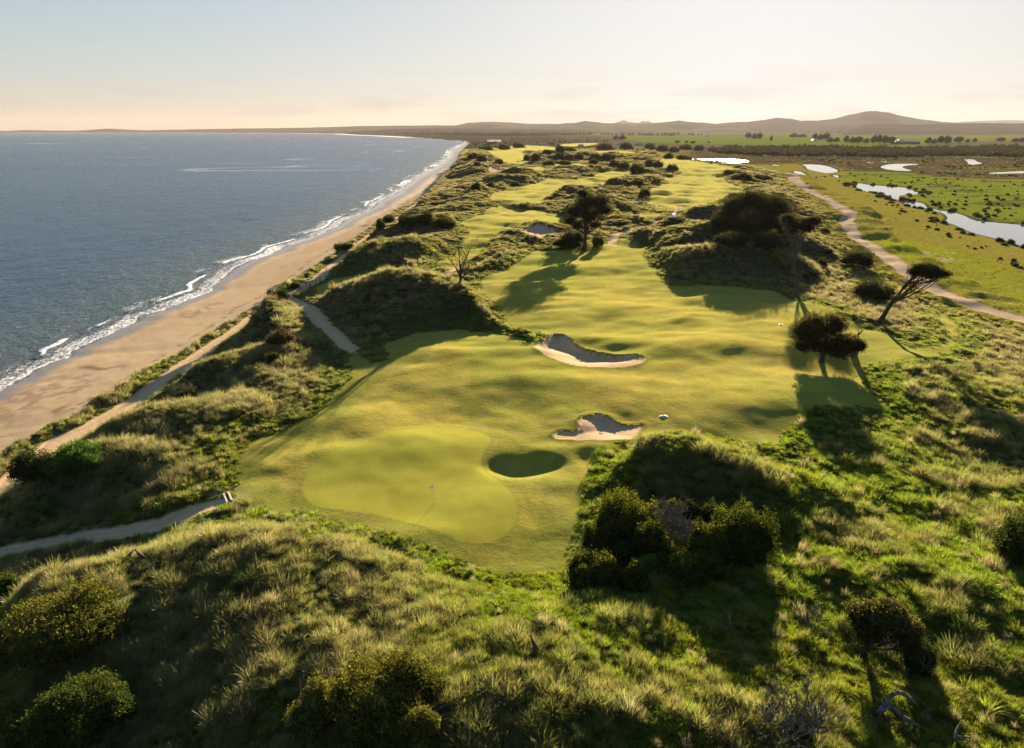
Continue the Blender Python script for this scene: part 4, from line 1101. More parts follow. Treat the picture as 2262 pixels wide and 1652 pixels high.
bush((1848,536,1942,596), 'wide dark bush beside the gravel road', CYP, name='evergreen_bush', lobes=8, cap=12000)
bush((1875,606,1975,672), 'broad dark evergreen behind the leaning tree', CYP, name='evergreen_bush', lobes=9, cap=16000)
bush((1806,560,1828,594), 'upright dark cone shaped bush on the grass below the tree dunes', CYP, lobes=3, cap=2500)
bush((1816,545,1838,562), 'round dark bush behind the cone shaped bush', CYP, lobes=3, cap=2000)
bush((1766,602,1788,619), 'near one of two squat dark bushes on the grass right of the tree dunes', CYP, lobes=3, cap=2000)
bush((1784,598,1806,611), 'far one of two squat dark bushes on the grass right of the tree dunes', CYP, lobes=3, cap=2000)
bush((1811,501,1833,514), 'round dark bush near the bend of the gravel road', CYP, lobes=3, cap=1500)
bush((1575,500,1660,550), 'dark bush on the slope under the left part of the big tree clump', CYP, lobes=7, cap=7000)
bush((1650,498,1735,556), 'dark bush on the slope under the right part of the big tree clump', CYP, lobes=7, cap=7000)
bush((1700,540,1726,585), 'yellow green lit bush at the foot of the big tree clump', ((.07,.10,.02),(.16,.2,.03)), lobes=4, cap=3000)
bush((1222,497,1292,552), 'dark spreading bush at the left of the tall windswept tree', CYP, name='evergreen_bush', lobes=8, cap=12000)
bush((1305,515,1337,546), 'round green bush right of the trunk of the tall windswept tree', ((.03,.045,.012),(.07,.09,.02)), lobes=5, cap=4000)
bush((1286,421,1308,440), 'small dark bush on the mound behind the tall windswept tree', CYP, lobes=3, cap=1500)
bush((1159,519,1171,530), 'left one of two round tussock bushes on the edge of the far sand bunker', GREY, lobes=3, cap=900)
bush((1173,520,1188,531), 'right one of two round tussock bushes on the edge of the far sand bunker', GREY, lobes=3, cap=900)
MID = [(1386,353,1425,383),(1421,349,1450,369),(1440,351,1466,372),(1472,359,1499,376),(1343,350,1370,368),(1362,352,1394,373),(1303,337,1332,350),(1325,336,1362,351),(1265,334,1292,353),(1245,339,1268,352),
 (1222,336,1250,350),(1155,339,1176,355),(1172,337,1195,352),(1196,330,1222,340),(1225,320,1250,334),(1246,322,1272,336),(1368,309,1402,331),(1421,312,1450,330),(1446,314,1482,334),(1464,337,1488,349),
 (1488,342,1529,352),(1593,374,1641,384),(1623,378,1665,397),(1655,380,1706,399),(1408,409,1436,437),(1394,396,1420,408),(1033,334,1056,350),(1050,338,1078,358),(1046,355,1062,368),(1092,349,1113,362),
 (1060,318,1090,332),(1100,316,1126,330),(1130,312,1160,326),(1500,316,1530,330),(1530,318,1556,332),(1476,322,1500,336),(1300,350,1322,362),(1200,352,1226,366),(1235,352,1262,366),(1126,398,1150,412),(1075,398,1092,416),(1040,398,1062,420)]
for b_ in MID:
    bush(b_, 'dark rounded scrub bush on the rough ground between the far fairways', CYP if b_[0] % 2 else DARK, name='scrub_bush', cat='bush', group='scrub bushes between the far fairways', lobes=6, cap=2500, stems=False)
bush((1314,311,1360,332), 'long dark clipped hedge like bush in front of the clubhouse', CYP, name='hedge', cat='hedge', lobes=9, cap=5000, stems=False)
# shrubs along the creek
r = np.random.default_rng(5)
bank = []
W0 = water_w[0][1]; W1 = water_w[1][1]
for P in (W0, W1):
    Q = np.vstack([P, P[:1]]); seg = np.hypot(*np.diff(Q, axis=0).T); cum = np.concatenate([[0], np.cumsum(seg)])
    for sdist in np.arange(0, cum[-1], 9.0):
        i = np.searchsorted(cum, sdist, side='right') - 1; i = min(i, len(seg) - 1)
        p = Q[i] + (Q[i + 1] - Q[i]) * ((sdist - cum[i]) / max(seg[i], 1e-6)); tdir = (Q[i + 1] - Q[i]) / max(seg[i], 1e-6); nrm = np.array([tdir[1], -tdir[0]])
        for _ in range(2):
            if r.uniform() < .62: bank.append(p + nrm * r.choice([-1, 1]) * r.uniform(1.5, 9) + tdir * r.uniform(-5, 5))
bank = [b for b in bank if max(inside(np.array([b[0]]), np.array([b[1]]), P)[0] for _, P in water_w) == 0 and abs(b[0]) < .8 * b[1]]
proto = []
for k in range(5):
    rr_ = np.random.default_rng(60 + k); me = crown_mesh(dome_lobes(rr_, 3.6, 1.7, 3.0, 5), .42, 70 + k, ((.022, .030, .010), (.06, .065, .02)), 2.2, 900, rough=.22, name='foliage'); proto.append(me)
for i, b in enumerate(bank[:260]):
    o = link(bpy.data.objects.new('creek_shrub', proto[i % 5])); z = float(land(np.array([b[0]]), np.array([b[1]]))[0])
    o.location = (b[0], b[1], z - .15); o.scale = [r.uniform(.6, 1.5)] * 2 + [r.uniform(.6, 1.3)]; o.rotation_euler = (0, 0, r.uniform(0, 6.28))
    set_props(o, 'low dark shrub on the bank of the winding creek', 'shrub', 'shrubs along the creek bank')
print('bank', len(bank))
# woodland, heath scrub and marsh rushes too many to count
wood = bpy.data.collections.new('scrub_kinds')
for k in range(4):
    rr_ = np.random.default_rng(80 + k); o = bpy.data.objects.new('scrub_%02d' % k, crown_mesh(dome_lobes(rr_, 9, [7, 9, 5, 8][k], 8, 6), 1.3, 90 + k, ((.022, .024, .012), (.055, .05, .025)), 2.2, 700, rough=.25, name='foliage')); wood.objects.link(o)
for k in range(3):
    o = bpy.data.objects.new('scrub_%02d' % (4 + k), proto[k]); wood.objects.link(o)
def region_pts(poly, n, seed, jag=0):
    P = onto(poly); r = np.random.default_rng(seed)
    a = r.uniform(0, 1, (n * 3, 2)); v = np.array(poly, float); lo, hi = v.min(0), v.max(0)
    pv = lo + a * (hi - lo); m = inside(pv[:, 0], pv[:, 1], v); pv = pv[m][:n]
    return onto(pv)
def mass(name, poly, n, seed, kinds, smin, smax):
    p = region_pts(poly, n, seed); r = np.random.default_rng(seed + 1); z, AA = land(p[:, 0], p[:, 1], True)
    m = (AA['water'] < (-45 if name in ('heath_scrub', 'woodland') else -6)) & (AA['fair'] < -1.5) & (AA['road'] > 2) & (AA['s'] > 0)
    p, z = p[m], z[m]; n = len(p)
    k = r.choice(kinds, n)
    return scatter(name, np.column_stack([p, z]), k, np.ones((n, 3)), r.uniform(smin, smax, n), np.column_stack([np.zeros(n), np.zeros(n), r.uniform(0, 6.28, n)]), wood, name + '_scatter')
mass('woodland', [(1600,325),(1850,324),(2020,328),(2262,322),(2420,322),(2420,347),(2262,347),(2100,344),(1980,348),(1850,345),(1700,344),(1600,340),(1560,332)], 2300, 3, [0, 1, 2, 3], .6, 1.1)
mass('heath_scrub', [(1540,336),(1700,346),(2000,350),(2420,348),(2420,395),(2262,392),(2070,384),(1900,372),(1800,356),(1650,345)], 1100, 7, [4, 5, 6], .35, 1.0)
mass('marsh_scrub', [(1868,380),(2066,394),(2420,398),(2420,520),(2262,499),(2060,463),(1990,449),(2036,429),(1900,404)], 300, 11, [4, 5, 6], .2, .8)
mass('meadow_scrub', [(1760,395),(1870,400),(1985,450),(2100,510),(2262,575),(2420,640),(2262,620),(2060,535),(1900,500),(1880,460)], 70, 15, [4, 5, 6], .1, .3)
mass('bank_scrub', [(1780,372),(1850,392),(1960,440),(2000,462),(2090,515),(2262,585),(2262,600),(2100,528),(2000,480),(1900,430),(1800,400)], 150, 19, [4, 5, 6], .3, .8)
mass('far_scrub', [(1120,296),(1330,303),(1350,312),(1250,330),(1060,330),(1040,312)], 260, 23, [0, 2, 4], .35, .9)
mass('coast_woodland', [(720,289.5),(900,289.5),(1100,289.5),(1340,291.5),(1300,298),(1120,301),(960,298.5),(900,296.5),(760,292.5)], 1500, 27, [0, 1, 3], 1.4, 2.6)
mass('far_woodland', [(1330,293),(1480,295),(1560,297.5),(1480,300),(1380,299),(1320,297)], 160, 31, [0, 1, 3], 1.2, 2.0)
mass('horizon_woodland', [(1640,290.8),(2420,290.8),(2420,296.5),(2030,294),(1900,295.5),(1760,293),(1640,292)], 420, 35, [0, 1, 3], 2.2, 3.6)
mass('valley_woodland', [(1250,289.5),(1640,289.6),(1640,291.5),(1250,291.5)], 160, 39, [0, 1, 3], 2.6, 4.2)

# -- trees
def tree(vb, vtop, label, crown_v, cols=CYP, trunk_top=None, trunk_r=.35, name='windswept_tree', leaf=None, cap=20000, limbs=6, cover=1.7, cat='tree', group=None, dz=0, rough=.3, bark='bark_dark'):
    """vb: photo point of the trunk's foot; crown_v: lobes (photo x, photo y, half width, half height) at the foot's distance"""
    seedc[0] += 11; sd = seedc[0]; r = np.random.default_rng(sd)
    g = pick(vb); sc = px_scale(g); th = math.atan2(CAM_Z - g.z, math.hypot(g.x, g.y)); az = math.atan2(g.x, g.y)
    o = root(name, (g.x, g.y, g.z), label, cat, group); o.rotation_euler = (0, 0, -az)
    k = 1 / math.cos(th)
    L = []
    for (x, y, hw, hh) in crown_v:
        L.append((((x - vb[0]) * sc, r.uniform(-.35, .35) * hw * sc, (vb[1] - y) * sc * k), (hw * sc, hw * sc * .85, hh * sc * k)))
    lf = leaf or max(.16, sc * 1.3)
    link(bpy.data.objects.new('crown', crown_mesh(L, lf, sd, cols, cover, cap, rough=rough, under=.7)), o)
    tt = trunk_top or crown_v[0][:2]
    tz = (vb[1] - tt[1]) * sc * k; tx = (tt[0] - vb[0]) * sc
    base_ = [(0, 0, -.5, trunk_r * 1.7), (tx * .12, 0, tz * .12, trunk_r * 1.1), (tx * .42, 0, tz * .5, trunk_r * .9), (tx, 0, tz, trunk_r * .6)]
    out = [base_]
    for i, (c, rad) in enumerate(L):
        for q in range(2):
            s0 = np.array(base_[2 if q else 3][:3]); e = np.array(c) + r.normal(0, .3, 3) * np.array(rad)
            mid = (s0 + e) / 2 + np.array([0, r.normal(0, .08) * abs(e[0]), -.08 * np.linalg.norm(e - s0)])
            out.append([(*s0, trunk_r * .5), (*mid, trunk_r * .32), (*e, .05)])
            for z_ in range(3):
                e2 = e + r.normal(0, .6, 3) * np.array(rad); out.append([(*mid, trunk_r * .22), (*((mid + e2) / 2 + r.normal(0, .3, 3)), trunk_r * .12), (*e2, .03)])
    link(bpy.data.objects.new('trunk', tubes(out, 7, 'trunk', M[bark])), o)
    return o
tree((1290,553), 425, 'tall windswept tree standing alone at the back of the near fairway',
     [(1290,452,24,18),(1318,448,28,15),(1268,470,22,14),(1300,478,22,14),(1330,466,20,12),(1258,490,15,10),(1275,500,14,9),(1312,498,15,8),(1282,432,14,8)], trunk_top=(1297,485), trunk_r=.6, cap=30000, cover=1.7)
tree((1650,538), 420, 'largest dark tree of the clump on the tree dunes', [(1648,480,58,46),(1600,490,34,28),(1612,462,30,24),(1690,470,40,36),(1650,445,36,24),(1690,498,32,20),(1640,503,40,18),(1582,496,18,12)], trunk_top=(1650,480), trunk_r=.7, cap=60000, cover=2.6, rough=.18)
tree((1712,532), 430, 'second dark tree at the right of the tree dune clump', [(1716,478,36,34)  ,(1700,452,26,18),(1720,502,26,14)], trunk_top=(1712,485), trunk_r=.5, cap=30000, cover=2.4, rough=.18)
tree((1750,606), 470, 'bare trunked spreading tree right of the big dark clump', [(1750,497,34,13),(1725,488,18,12),(1778,490,20,11),(1765,507,22,9),(1735,512,16,8)], trunk_top=(1752,525), trunk_r=.5, cap=16000, cover=1.6, bark='bark')  # paler bark puts the sunlit look of this trunk into its colour
tree((1940,715), 578, 'leaning tree with a flat wind-shorn crown near the gravel road', [(2015,592,28,11),(1992,598,19,10),(2038,596,18,8),(2008,586,22,8),(2020,603,16,6)], trunk_top=(1980,622), trunk_r=.46, cap=14000, cover=2.0)
tree((1815,800), 693, 'low dark spreading tree on the mown edge with open branches', [(1792,724,38,31),(1828,718,26,24),(1770,738,24,22),(1852,752,32,20),(1878,756,22,15),(1806,762,38,16),(1772,768,18,12),(1845,772,26,14)], trunk_top=(1815,758), trunk_r=.4, cap=36000, cover=1.7, cols=((.028,.030,.014),(.10,.08,.032)), leaf=.2)
tree((1900,1452), 1317, 'domed tree with bent pale grey limbs at the lower right of the grass slope', [(1930,1350,44,30),(1890,1362,36,26),(1970,1368,36,26),(1905,1392,34,18),(1985,1392,24,18),(1935,1340,34,18)], trunk_top=(1915,1405), trunk_r=.22, cap=46000, cover=2.0, leaf=.15, cols=((.03,.036,.012),(.13,.115,.03)), name='coastal_tree', rough=.15)
# dead ones
def dead_tree(vb, h_px, label, lean=(0, 0), n=7, depth=3, rad=.25, mat=None, name='dead_tree', spread=.6, cat='dead tree', up=.12, seed=3, Lk=.6):
    r = np.random.default_rng(seed); g = pick(vb); sc = px_scale(g); h = h_px * sc; az = math.atan2(g.x, g.y)
    o = root(name, (g.x, g.y, g.z), label, cat); o.rotation_euler = (0, 0, -az)
    out = []; top = np.array([lean[0] * h, lean[1] * h, h * .55])
    trunk = [(0, 0, -.4, rad * 1.5), (top[0] * .3, 0, h * .2, rad), (*top, rad * .7)]
    link(bpy.data.objects.new('trunk', tubes([trunk], 8, 'trunk', mat or M['bark_dark'])), o)
    for i in range(n):
        f = .25 + .75 * i / (n - 1); p = np.array([0, 0, 0]) * (1 - f) + top * f
        a = i * 2.4; d = (np.cos(a) * .9, np.sin(a) * .7, .55 + .6 * f)
        branch(r, p, d, h * Lk * r.uniform(.6, 1), rad * .5, depth, out, spread, .3, up, 3, .02)
    link(bpy.data.objects.new('branches', tubes(out, 5, 'branches', mat or M['bark_dark'])), o)
    return o
dead_tree((1018,628), 72, 'bare dead tree on the dune edge beside the second fairway', n=9, rad=.32, seed=4)
dead_tree((1885,786), 84, 'broken dead tree stump behind the low spreading tree', n=3, depth=1, rad=.55, mat=M['bark'], name='dead_stump', seed=6, cat='stump', Lk=.25)
dead_tree((1478,1222), 100, 'grey leafless shrub in the middle of the thicket', n=14, depth=4, rad=.10, mat=M['dead'], name='bare_shrub', seed=8, cat='bare shrub', spread=.75, Lk=.42)
dead_tree((1690,1662), 120, 'pale windswept dead brush at the bottom edge', lean=(.5, .2), n=12, depth=4, rad=.08, mat=M['dead'], name='dead_brush', seed=10, cat='brush', spread=.4, Lk=.5)
dead_tree((735,1590), 70, 'bare twiggy branches between the yellow tipped shrubs at the bottom', lean=(-.3, 0), n=9, depth=3, rad=.05, mat=M['dead'], name='bare_twigs', seed=12, cat='branches', Lk=.5)
dead_tree((1790,1398), 48, 'thin leafless twigs left of the domed tree with pale limbs', n=8, depth=3, rad=.03, mat=M['bark'], name='bare_twigs', seed=14, cat='branches', Lk=.5)
def log(paths_v, rad, label, name='driftwood', cat='driftwood', lift=.15):
    ps = []; g0 = None
    for P in paths_v:
        q = []
        for i, (x, y, dz) in enumerate(P):
            g = pick((x, y))
            if g0 is None: g0 = g.copy()
            q.append((g.x - g0.x, g.y - g0.y, g.z - g0.z + lift + dz, rad * (1 - .6 * i / len(P))))
        ps.append(q)
    o = link(bpy.data.objects.new(name, tubes(ps, 8, name, M['dead']))); o.location = g0
    return set_props(o, label, cat)
log([[(1937,1585,.1),(1955,1566,.6),(1972,1552,.8),(1990,1552,.7),(2008,1560,.5),(2024,1567,.2)], [(1937,1583,.2),(1960,1575,.6),(1985,1590,.4),(2000,1600,.2)], [(1992,1596,.3),(2010,1606,.3),(2030,1612,.1)]], .20, 'pale forked driftwood trunk lying in the grass below the domed tree')
log([[(2105,1645,.3),(2110,1625,.6),(2118,1618,.7)], [(2106,1640,.4),(2125,1642,.4),(2140,1638,.2)]], .10, 'small pale branch in the grass at the bottom right', name='branch', cat='branch')
log([[(1606,1366,.4),(1612,1378,.3),(1610,1390,.1)], [(1590,1390,.1),(1606,1394,.2),(1618,1396,.1)]], .12, 'short bleached stump in the grass between the thicket and the domed tree', name='bleached_stump', cat='stump')
log([[(1985,630,.4),(2000,640,.3),(2020,655,.3)], [(2030,662,.2),(2050,672,.3)]], .18, 'pale fallen branch beside the gravel road behind the leaning tree', name='fallen_branch', cat='branch')
# farm trees beyond the heath
FT = [(1660,293,1672,308),(1672,292,1684,308),(1744,295,1762,304),(1760,296,1780,304),(1794,293,1806,309),(1805,294,1818,310),(1818,292,1832,310),(1826,304,1840,315),(1840,303,1853,315),(1863,298,1875,316),(1876,301,1890,317),(1889,300,1904,317),
 (1906,306,1920,317),(1922,298,1936,318),(1934,296,1948,318),(1946,297,1960,318),(1960,300,1976,318),(2043,304,2057,318),(2056,306,2068,319),(2070,299,2084,318),(2082,298,2098,318),(2108,300,2126,316),(2132,307,2142,315),(2148,304,2157,315),
 (2202,303,2220,313),(2234,304,2248,315),(2250,303,2264,315),(1354,299,1366,309),(1366,298,1382,310),(1490,310,1502,316),(1512,310,1520,316),(1525,311,1536,317),(1700,300,1706,312),(1563,311,1568,316),(1646,292,1660,306)]
tp = []
for k in range(5):
    rr_ = np.random.default_rng(160 + k)
    L = dome_lobes(rr_, 1, .8, 1, 5); L = [((a[0], a[1], a[2] + .22), b) for a, b in L]
    tp.append((crown_mesh(L, .075, 170 + k, ((.018, .020, .012), (.045, .042, .022)), 2.0, 1500, rough=.3, under=.8), tubes([[(0, 0, -.05, .035), (0.02, 0, .3, .025), (0, 0, .6, .012)]], 6, 'trunk', M['bark_dark'])))
for i, (l, t, rr2, b) in enumerate(FT):
    p = onto([((l + rr2) / 2, b)])[0]; z = float(land(p[:1], p[1:])[0]); sc = px_scale((p[0], p[1], z))
    o = root('farm_tree', (p[0], p[1], z), 'dark shelter tree on the paddocks beyond the heath', 'tree', 'shelter trees on the paddocks')
    o.scale = ((rr2 - l) * sc * 1.1, (rr2 - l) * sc * 1.1, (b - t) * sc); o.rotation_euler = (0, 0, i * 1.3)
    link(bpy.data.objects.new('crown', tp[i % 5][0]), o); link(bpy.data.objects.new('trunk', tp[i % 5][1]), o)
# ------------------------------------------------------------------ small things
def flat_mat(name, col, rough=.7, metal=0.0):
    m, nt, N, L, o = new_mat(name); p = N.new('ShaderNodeBsdfPrincipled'); L.new(p.outputs[0], o.inputs[0])
    n = noise_tex(nt, 3.0, 4, .6); r = node(nt, 'ShaderNodeMapRange'); r.inputs[3].default_value = .85; r.inputs[4].default_value = 1.12
    L.new(n.outputs['Fac'], r.inputs[0]); mm = node(nt, 'ShaderNodeVectorMath', operation='SCALE'); mm.inputs[0].default_value = col
    L.new(r.outputs[0], mm.inputs['Scale']); L.new(mm.outputs[0], p.inputs['Base Color'])
    p.inputs['Roughness'].default_value = rough; p.inputs['Metallic'].default_value = metal
    return m
M['white'] = flat_mat('white_paint', (.78, .77, .74)); M['timber'] = flat_mat('grey_timber', (.22, .17, .12)); M['lt_timber'] = flat_mat('pale_timber', (.50, .40, .28))
M['cloth_dark'] = flat_mat('dark_clothing', (.03, .035, .05), .9); M['skin'] = flat_mat('skin', (.45, .28, .20)); M['fur'] = flat_mat('brown_fur', (.06, .045, .03), .95)
M['black'] = flat_mat('black_rubber', (.02, .02, .02)); M['roofing'] = flat_mat('grey_roofing', (.30, .30, .31), .5); M['flag'] = flat_mat('white_flag_cloth', (.82, .80, .78), .8)
M['glassy'] = flat_mat('dark_window', (.02, .025, .03), .1); M['cladding'] = flat_mat('dark_cladding', (.07, .065, .06)); M['sacking'] = flat_mat('dry_sand_patch', (.6, .5, .36)); M['steel'] = flat_mat('galvanised_steel', (.4, .4, .42), .4, .8)
def boxes(name, parts, mat, parent=None, bevel=.0):
    """parts: (cx, cy, cz, sx, sy, sz[, turn])"""
    Vv, Ff = [], []
    for p in parts:
        x, y, z, a, b, c = p[:6]; t = p[6] if len(p) > 6 else 0; k = len(Vv); bv = min(a, b, c) * .12
        for zz, ins in ((-c / 2, 0), (c / 2 - bv, 0), (c / 2, bv)):
            for u, w in ((-1, -1), (1, -1), (1, 1), (-1, 1)):
                px_, py_ = u * (a / 2 - ins), w * (b / 2 - ins)
                Vv.append((x + px_ * math.cos(t) - py_ * math.sin(t), y + px_ * math.sin(t) + py_ * math.cos(t), z + zz))
        Ff.append((k + 3, k + 2, k + 1, k))
        for l in (0, 4):
            for i in range(4): Ff.append((k + l + i, k + l + (i + 1) % 4, k + l + 4 + (i + 1) % 4, k + l + 4 + i))
        Ff.append((k + 8, k + 9, k + 10, k + 11))
    me = bpy.data.meshes.new(name); me.from_pydata(Vv, [], Ff); me.materials.append(mat)
    return link(bpy.data.objects.new(name, me), parent)
def tube_obj(name, paths, mat, parent=None, sides=8):
    return link(bpy.data.objects.new(name, tubes(paths, sides, name, mat)), parent)
# the flag on the green
g = pick((960, 1112)); az = math.atan2(g.x, g.y)
fl = root('flagstick', g, 'white flag on a thin pole standing in the hole of the near green', 'flag'); fl.rotation_euler = (0, 0, -az)
tube_obj('pole', [[(0, 0, -.1, .022), (-.02, 0, 1.2, .02), (-.07, 0, 2.35, .017)]], M['white'], fl)
fv = []; ff = []
for i in range(9):
    for j in range(5):
        u = i / 8; fv.append((-.07 - .42 * u * (1 - .15 * j / 4), .07 * math.sin(u * 7), 2.33 - .34 * j / 4 - .16 * u * u + .03 * math.sin(u * 5 + j)))
for i in range(8):
    for j in range(4): k = i * 5 + j; ff.append((k, k + 1, k + 6, k + 5))
me = bpy.data.meshes.new('flag'); me.from_pydata(fv, [], ff); me.materials.append(M['flag']); f_ = link(bpy.data.objects.new('flag', me), fl)
sf = f_.modifiers.new('thick', 'SOLIDIFY'); sf.thickness = .006
tube_obj('hole_cup', [[(0, 0, -.02, .075), (0, 0, .012, .075)]], M['black'], fl, 12)
g = pick((1180, 487)); fl = root('flagstick', g, 'small distant white flag on the second green', 'flag')
tube_obj('pole', [[(0, 0, -.1, .03), (0, 0, 2.2, .025)]], M['white'], fl); me2 = me.copy(); f_ = link(bpy.data.objects.new('flag', me2), fl)
g = pick((1470, 965)); o = tube_obj('marker_post', [[(0, 0, -.2, .05), (0, 0, .9, .05), (0, 0, .95, .02)]], M['white']); o.location = g
set_props(o, 'short white marker post beside the small sand scrape', 'post')
# post and rail fence along the coastal track
def c2(p): return (p[0] * .2685 + 552, p[1] * .2685 + 221)
def fence(pts, label, rails=True, h=1.15):
    gs = [pick(p) for p in pts]; o = root('fence', gs[0], label, 'fence')
    for i, q in enumerate(gs):
        d = q - gs[0]; tube_obj('post', [[(d.x, d.y, d.z - .4, .13), (d.x + .02, d.y, d.z + h + .35, .11)]], M['timber'], o, 7)
        if rails and i:
            e = gs[i - 1] - gs[0]
            for hh in (.65, 1.15): tube_obj('rail', [[(e.x, e.y, e.z + hh, .045), (d.x, d.y, d.z + hh, .045)]], M['timber'], o, 5)
fence([c2(p) for p in [(360,1612),(388,1592),(428,1562),(467,1545),(498,1530),(543,1505),(580,1488)]], 'post and rail timber fence between the coastal track and the small tee lawn')
fence([c2(p) for p in [(620,1488),(662,1470),(708,1455)]], 'three tall timber posts with rails at the end of the small tee lawn', h=1.5)
fence([c2(p) for p in [(587,1396),(630,1400)]], 'pair of timber posts beside the track just past the bench', False, 1.4)
fence([c2(p) for p in [(878,1188),(842,1200)]], 'pair of timber posts where the track passes the flat dark bush', False, 1.3)
fence([(1437,460),(1446,459),(1455,458),(1464,460),(1472,462),(1480,464),(1487,466)], 'line of small posts with rails behind the pair of square tees', True, .9)
fence([(575,703),(583,693),(590,686)], 'short rope fence posts on the grass strip above the beach', True, .7)
# bench
g = pick((676, 622)); b = root('bench', g + Vector((0, 0, .35)), 'timber bench on the grass bank looking over the beach', 'bench'); b.rotation_euler = (0, 0, .9)
boxes('seat', [(0, 0, .47, 2.2, .5, .08)], M['lt_timber'], b)
for x in (-.85, .85): boxes('leg', [(x, 0, .2, .12, .42, .48)], M['timber'], b)
# timber steps where the sandy path meets the green
for k, (p, lb) in enumerate([((498, 1103), 'lower pale timber step edge at the end of the sandy path'), ((508, 1099), 'upper pale timber step edge where the mown turf begins')]):
    g = pick(p); o = boxes('timber_step', [(0, 0, .05, .22, 2.3, .3)], M['lt_timber']); o.location = g + Vector((0, 0, .05)); o.rotation_euler = (0, 0, .55)
    set_props(o, lb, 'step')
g = pick((461, 1152)); o = boxes('drain_log', [(0, 0, .0, 2.0, .16, .16)], M['timber']); o.location = g + Vector((0, 0, .12)); o.rotation_euler = (0, 0, -.35)
set_props(o, 'timber drain log laid across the sandy path', 'log')
# rake in the bunker
g = pick((1327, 958)); o = root('bunker_rake', g + Vector((0, 0, .04)), 'rake lying on the sand of the near bunker', 'rake'); o.rotation_euler = (0, 0, .7)
tube_obj('handle', [[(0, 0, .03, .025), (1.7, 0, .06, .02)]], M['black'], o, 6); boxes('rake_head', [(0, 0, .03, .08, .6, .06)] + [(0, -.27 + .09 * k, -.02, .05, .02, .08) for k in range(7)], M['black'], o)
# white yardage disc and the sand filled divot
g = pick((1725, 717)); o = tube_obj('distance_plate', [[(0, 0, -.05, .5), (0, 0, .06, .5), (0, 0, .09, .3)]], M['white'], None, 14); o.location = g; set_props(o, 'round white distance plate at the right edge of the fairway', 'marker')
g = pick((1466, 919)); r = np.random.default_rng(3)
vv = [(0, 0, .16)] + [(math.cos(a) * .95 * rr, math.sin(a) * .6 * rr, -.04) for a, rr in zip(np.linspace(0, 6.283, 15)[:-1], r.uniform(.75, 1.1, 14))]
me = bpy.data.meshes.new('sand_heap'); me.from_pydata(vv, [], [(0, 1 + i, 1 + (i + 1) % 14) for i in range(14)]); me.materials.append(M['sacking'])
o = link(bpy.data.objects.new('sand_heap', me)); o.location = g; set_props(o, 'small pale heap of sand on the turf behind the near bunker', 'sand heap')

# ------------------------------------------------------------------ figures
def skinned(name, joints, edges, mat_rule, parent=None, sub=1):
    """one continuous body grown over a skeleton of (x, y, z, radius)"""
    me = bpy.data.meshes.new(name); me.from_pydata([j[:3] for j in joints], edges, []); o = bpy.data.objects.new(name, me)
    scene.collection.objects.link(o); md = o.modifiers.new('skin', 'SKIN'); md.use_smooth_shade = True
    for i, j in enumerate(joints): me.skin_vertices[0].data[i].radius = (j[3], j[3] if len(j) < 5 else j[4])
    me.skin_vertices[0].data[0].use_root = True
    s = o.modifiers.new('sub', 'SUBSURF'); s.levels = s.render_levels = sub
    dg = bpy.context.evaluated_depsgraph_get(); m2 = bpy.data.meshes.new_from_object(o.evaluated_get(dg)); m2.name = name
    bpy.data.objects.remove(o); o2 = link(bpy.data.objects.new(name, m2), parent)
    m2.materials.clear(); mats = []
    for p in m2.polygons:
        mt = mat_rule(p.center)
        if mt not in mats: mats.append(mt); m2.materials.append(mt)
        p.material_index = mats.index(mt)
    return o2
def person(v, label, top='cloth_dark', legs='black', stride=.18, turn=0.0, arm=.15, group=None, hat='white'):
    g = pick(v); o = root('person', g, label, 'person', group); o.rotation_euler = (0, 0, turn)
    J = [(0, 0, .95, .15), (0, 0, 1.2, .16), (0, 0, 1.42, .17, .11), (0, 0, 1.52, .06), (0, .01, 1.64, .095), (0, .01, 1.74, .08),
         (-.21, 0, 1.40, .06), (-.27, arm, 1.12, .045), (-.24, arm + .16, .90, .035), (-.24, arm + .2, .82, .03),
         (.21, 0, 1.40, .06), (.28, -arm * .4, 1.13, .045), (.27, arm * .5, .88, .035), (.27, arm * .6, .80, .03),
         (-.10, 0, .85, .10), (-.11, stride * .6, .48, .065), (-.11, stride, .09, .045), (-.11, stride + .14, .04, .035),
         (.10, 0, .85, .10), (.11, -stride * .2, .48, .065), (.11, -stride, .09, .045), (.11, -stride + .14, .04, .035)]
    E = [(0, 1), (1, 2), (2, 3), (3, 4), (4, 5), (2, 6), (6, 7), (7, 8), (8, 9), (2, 10), (10, 11), (11, 12), (12, 13), (0, 14), (14, 15), (15, 16), (16, 17), (0, 18), (18, 19), (19, 20), (20, 21)]
    skinned('body', J, E, lambda c: M['skin'] if c.z > 1.5 or (c.z < .93 and abs(c.x) > .21) else (M[top] if c.z > .92 else M[legs]), o)
    tube_obj('cap', [[(0, .01, 1.70, .105), (0, .01, 1.76, .10), (0, .01, 1.81, .04)], [(0, .08, 1.71, .07), (0, .19, 1.70, .05)]], M[hat], o, 8)
    return o
person((1238,477), 'person in dark clothes on the second green, casting a long shadow', stride=.05)
person((1504,369), 'person standing alone on the distant fairway near the sunlit pond', stride=.1)
person((902,449), 'person in dark clothes walking along the beach, right of a pair', stride=.25)
person((898.5,451), 'person in paler clothes walking along the beach, left of a pair', top='white', stride=.22)
person((1078,377), 'leftmost golfer on the far green edged with dark banks', stride=.05)
person((1123,374), 'golfer at the right of the far green edged with dark banks', stride=.05, top='white')
person((1130,374), 'second golfer at the right of the far green edged with dark banks', stride=.1)
person((1483,479), 'person standing beside the golf cart', stride=.05)
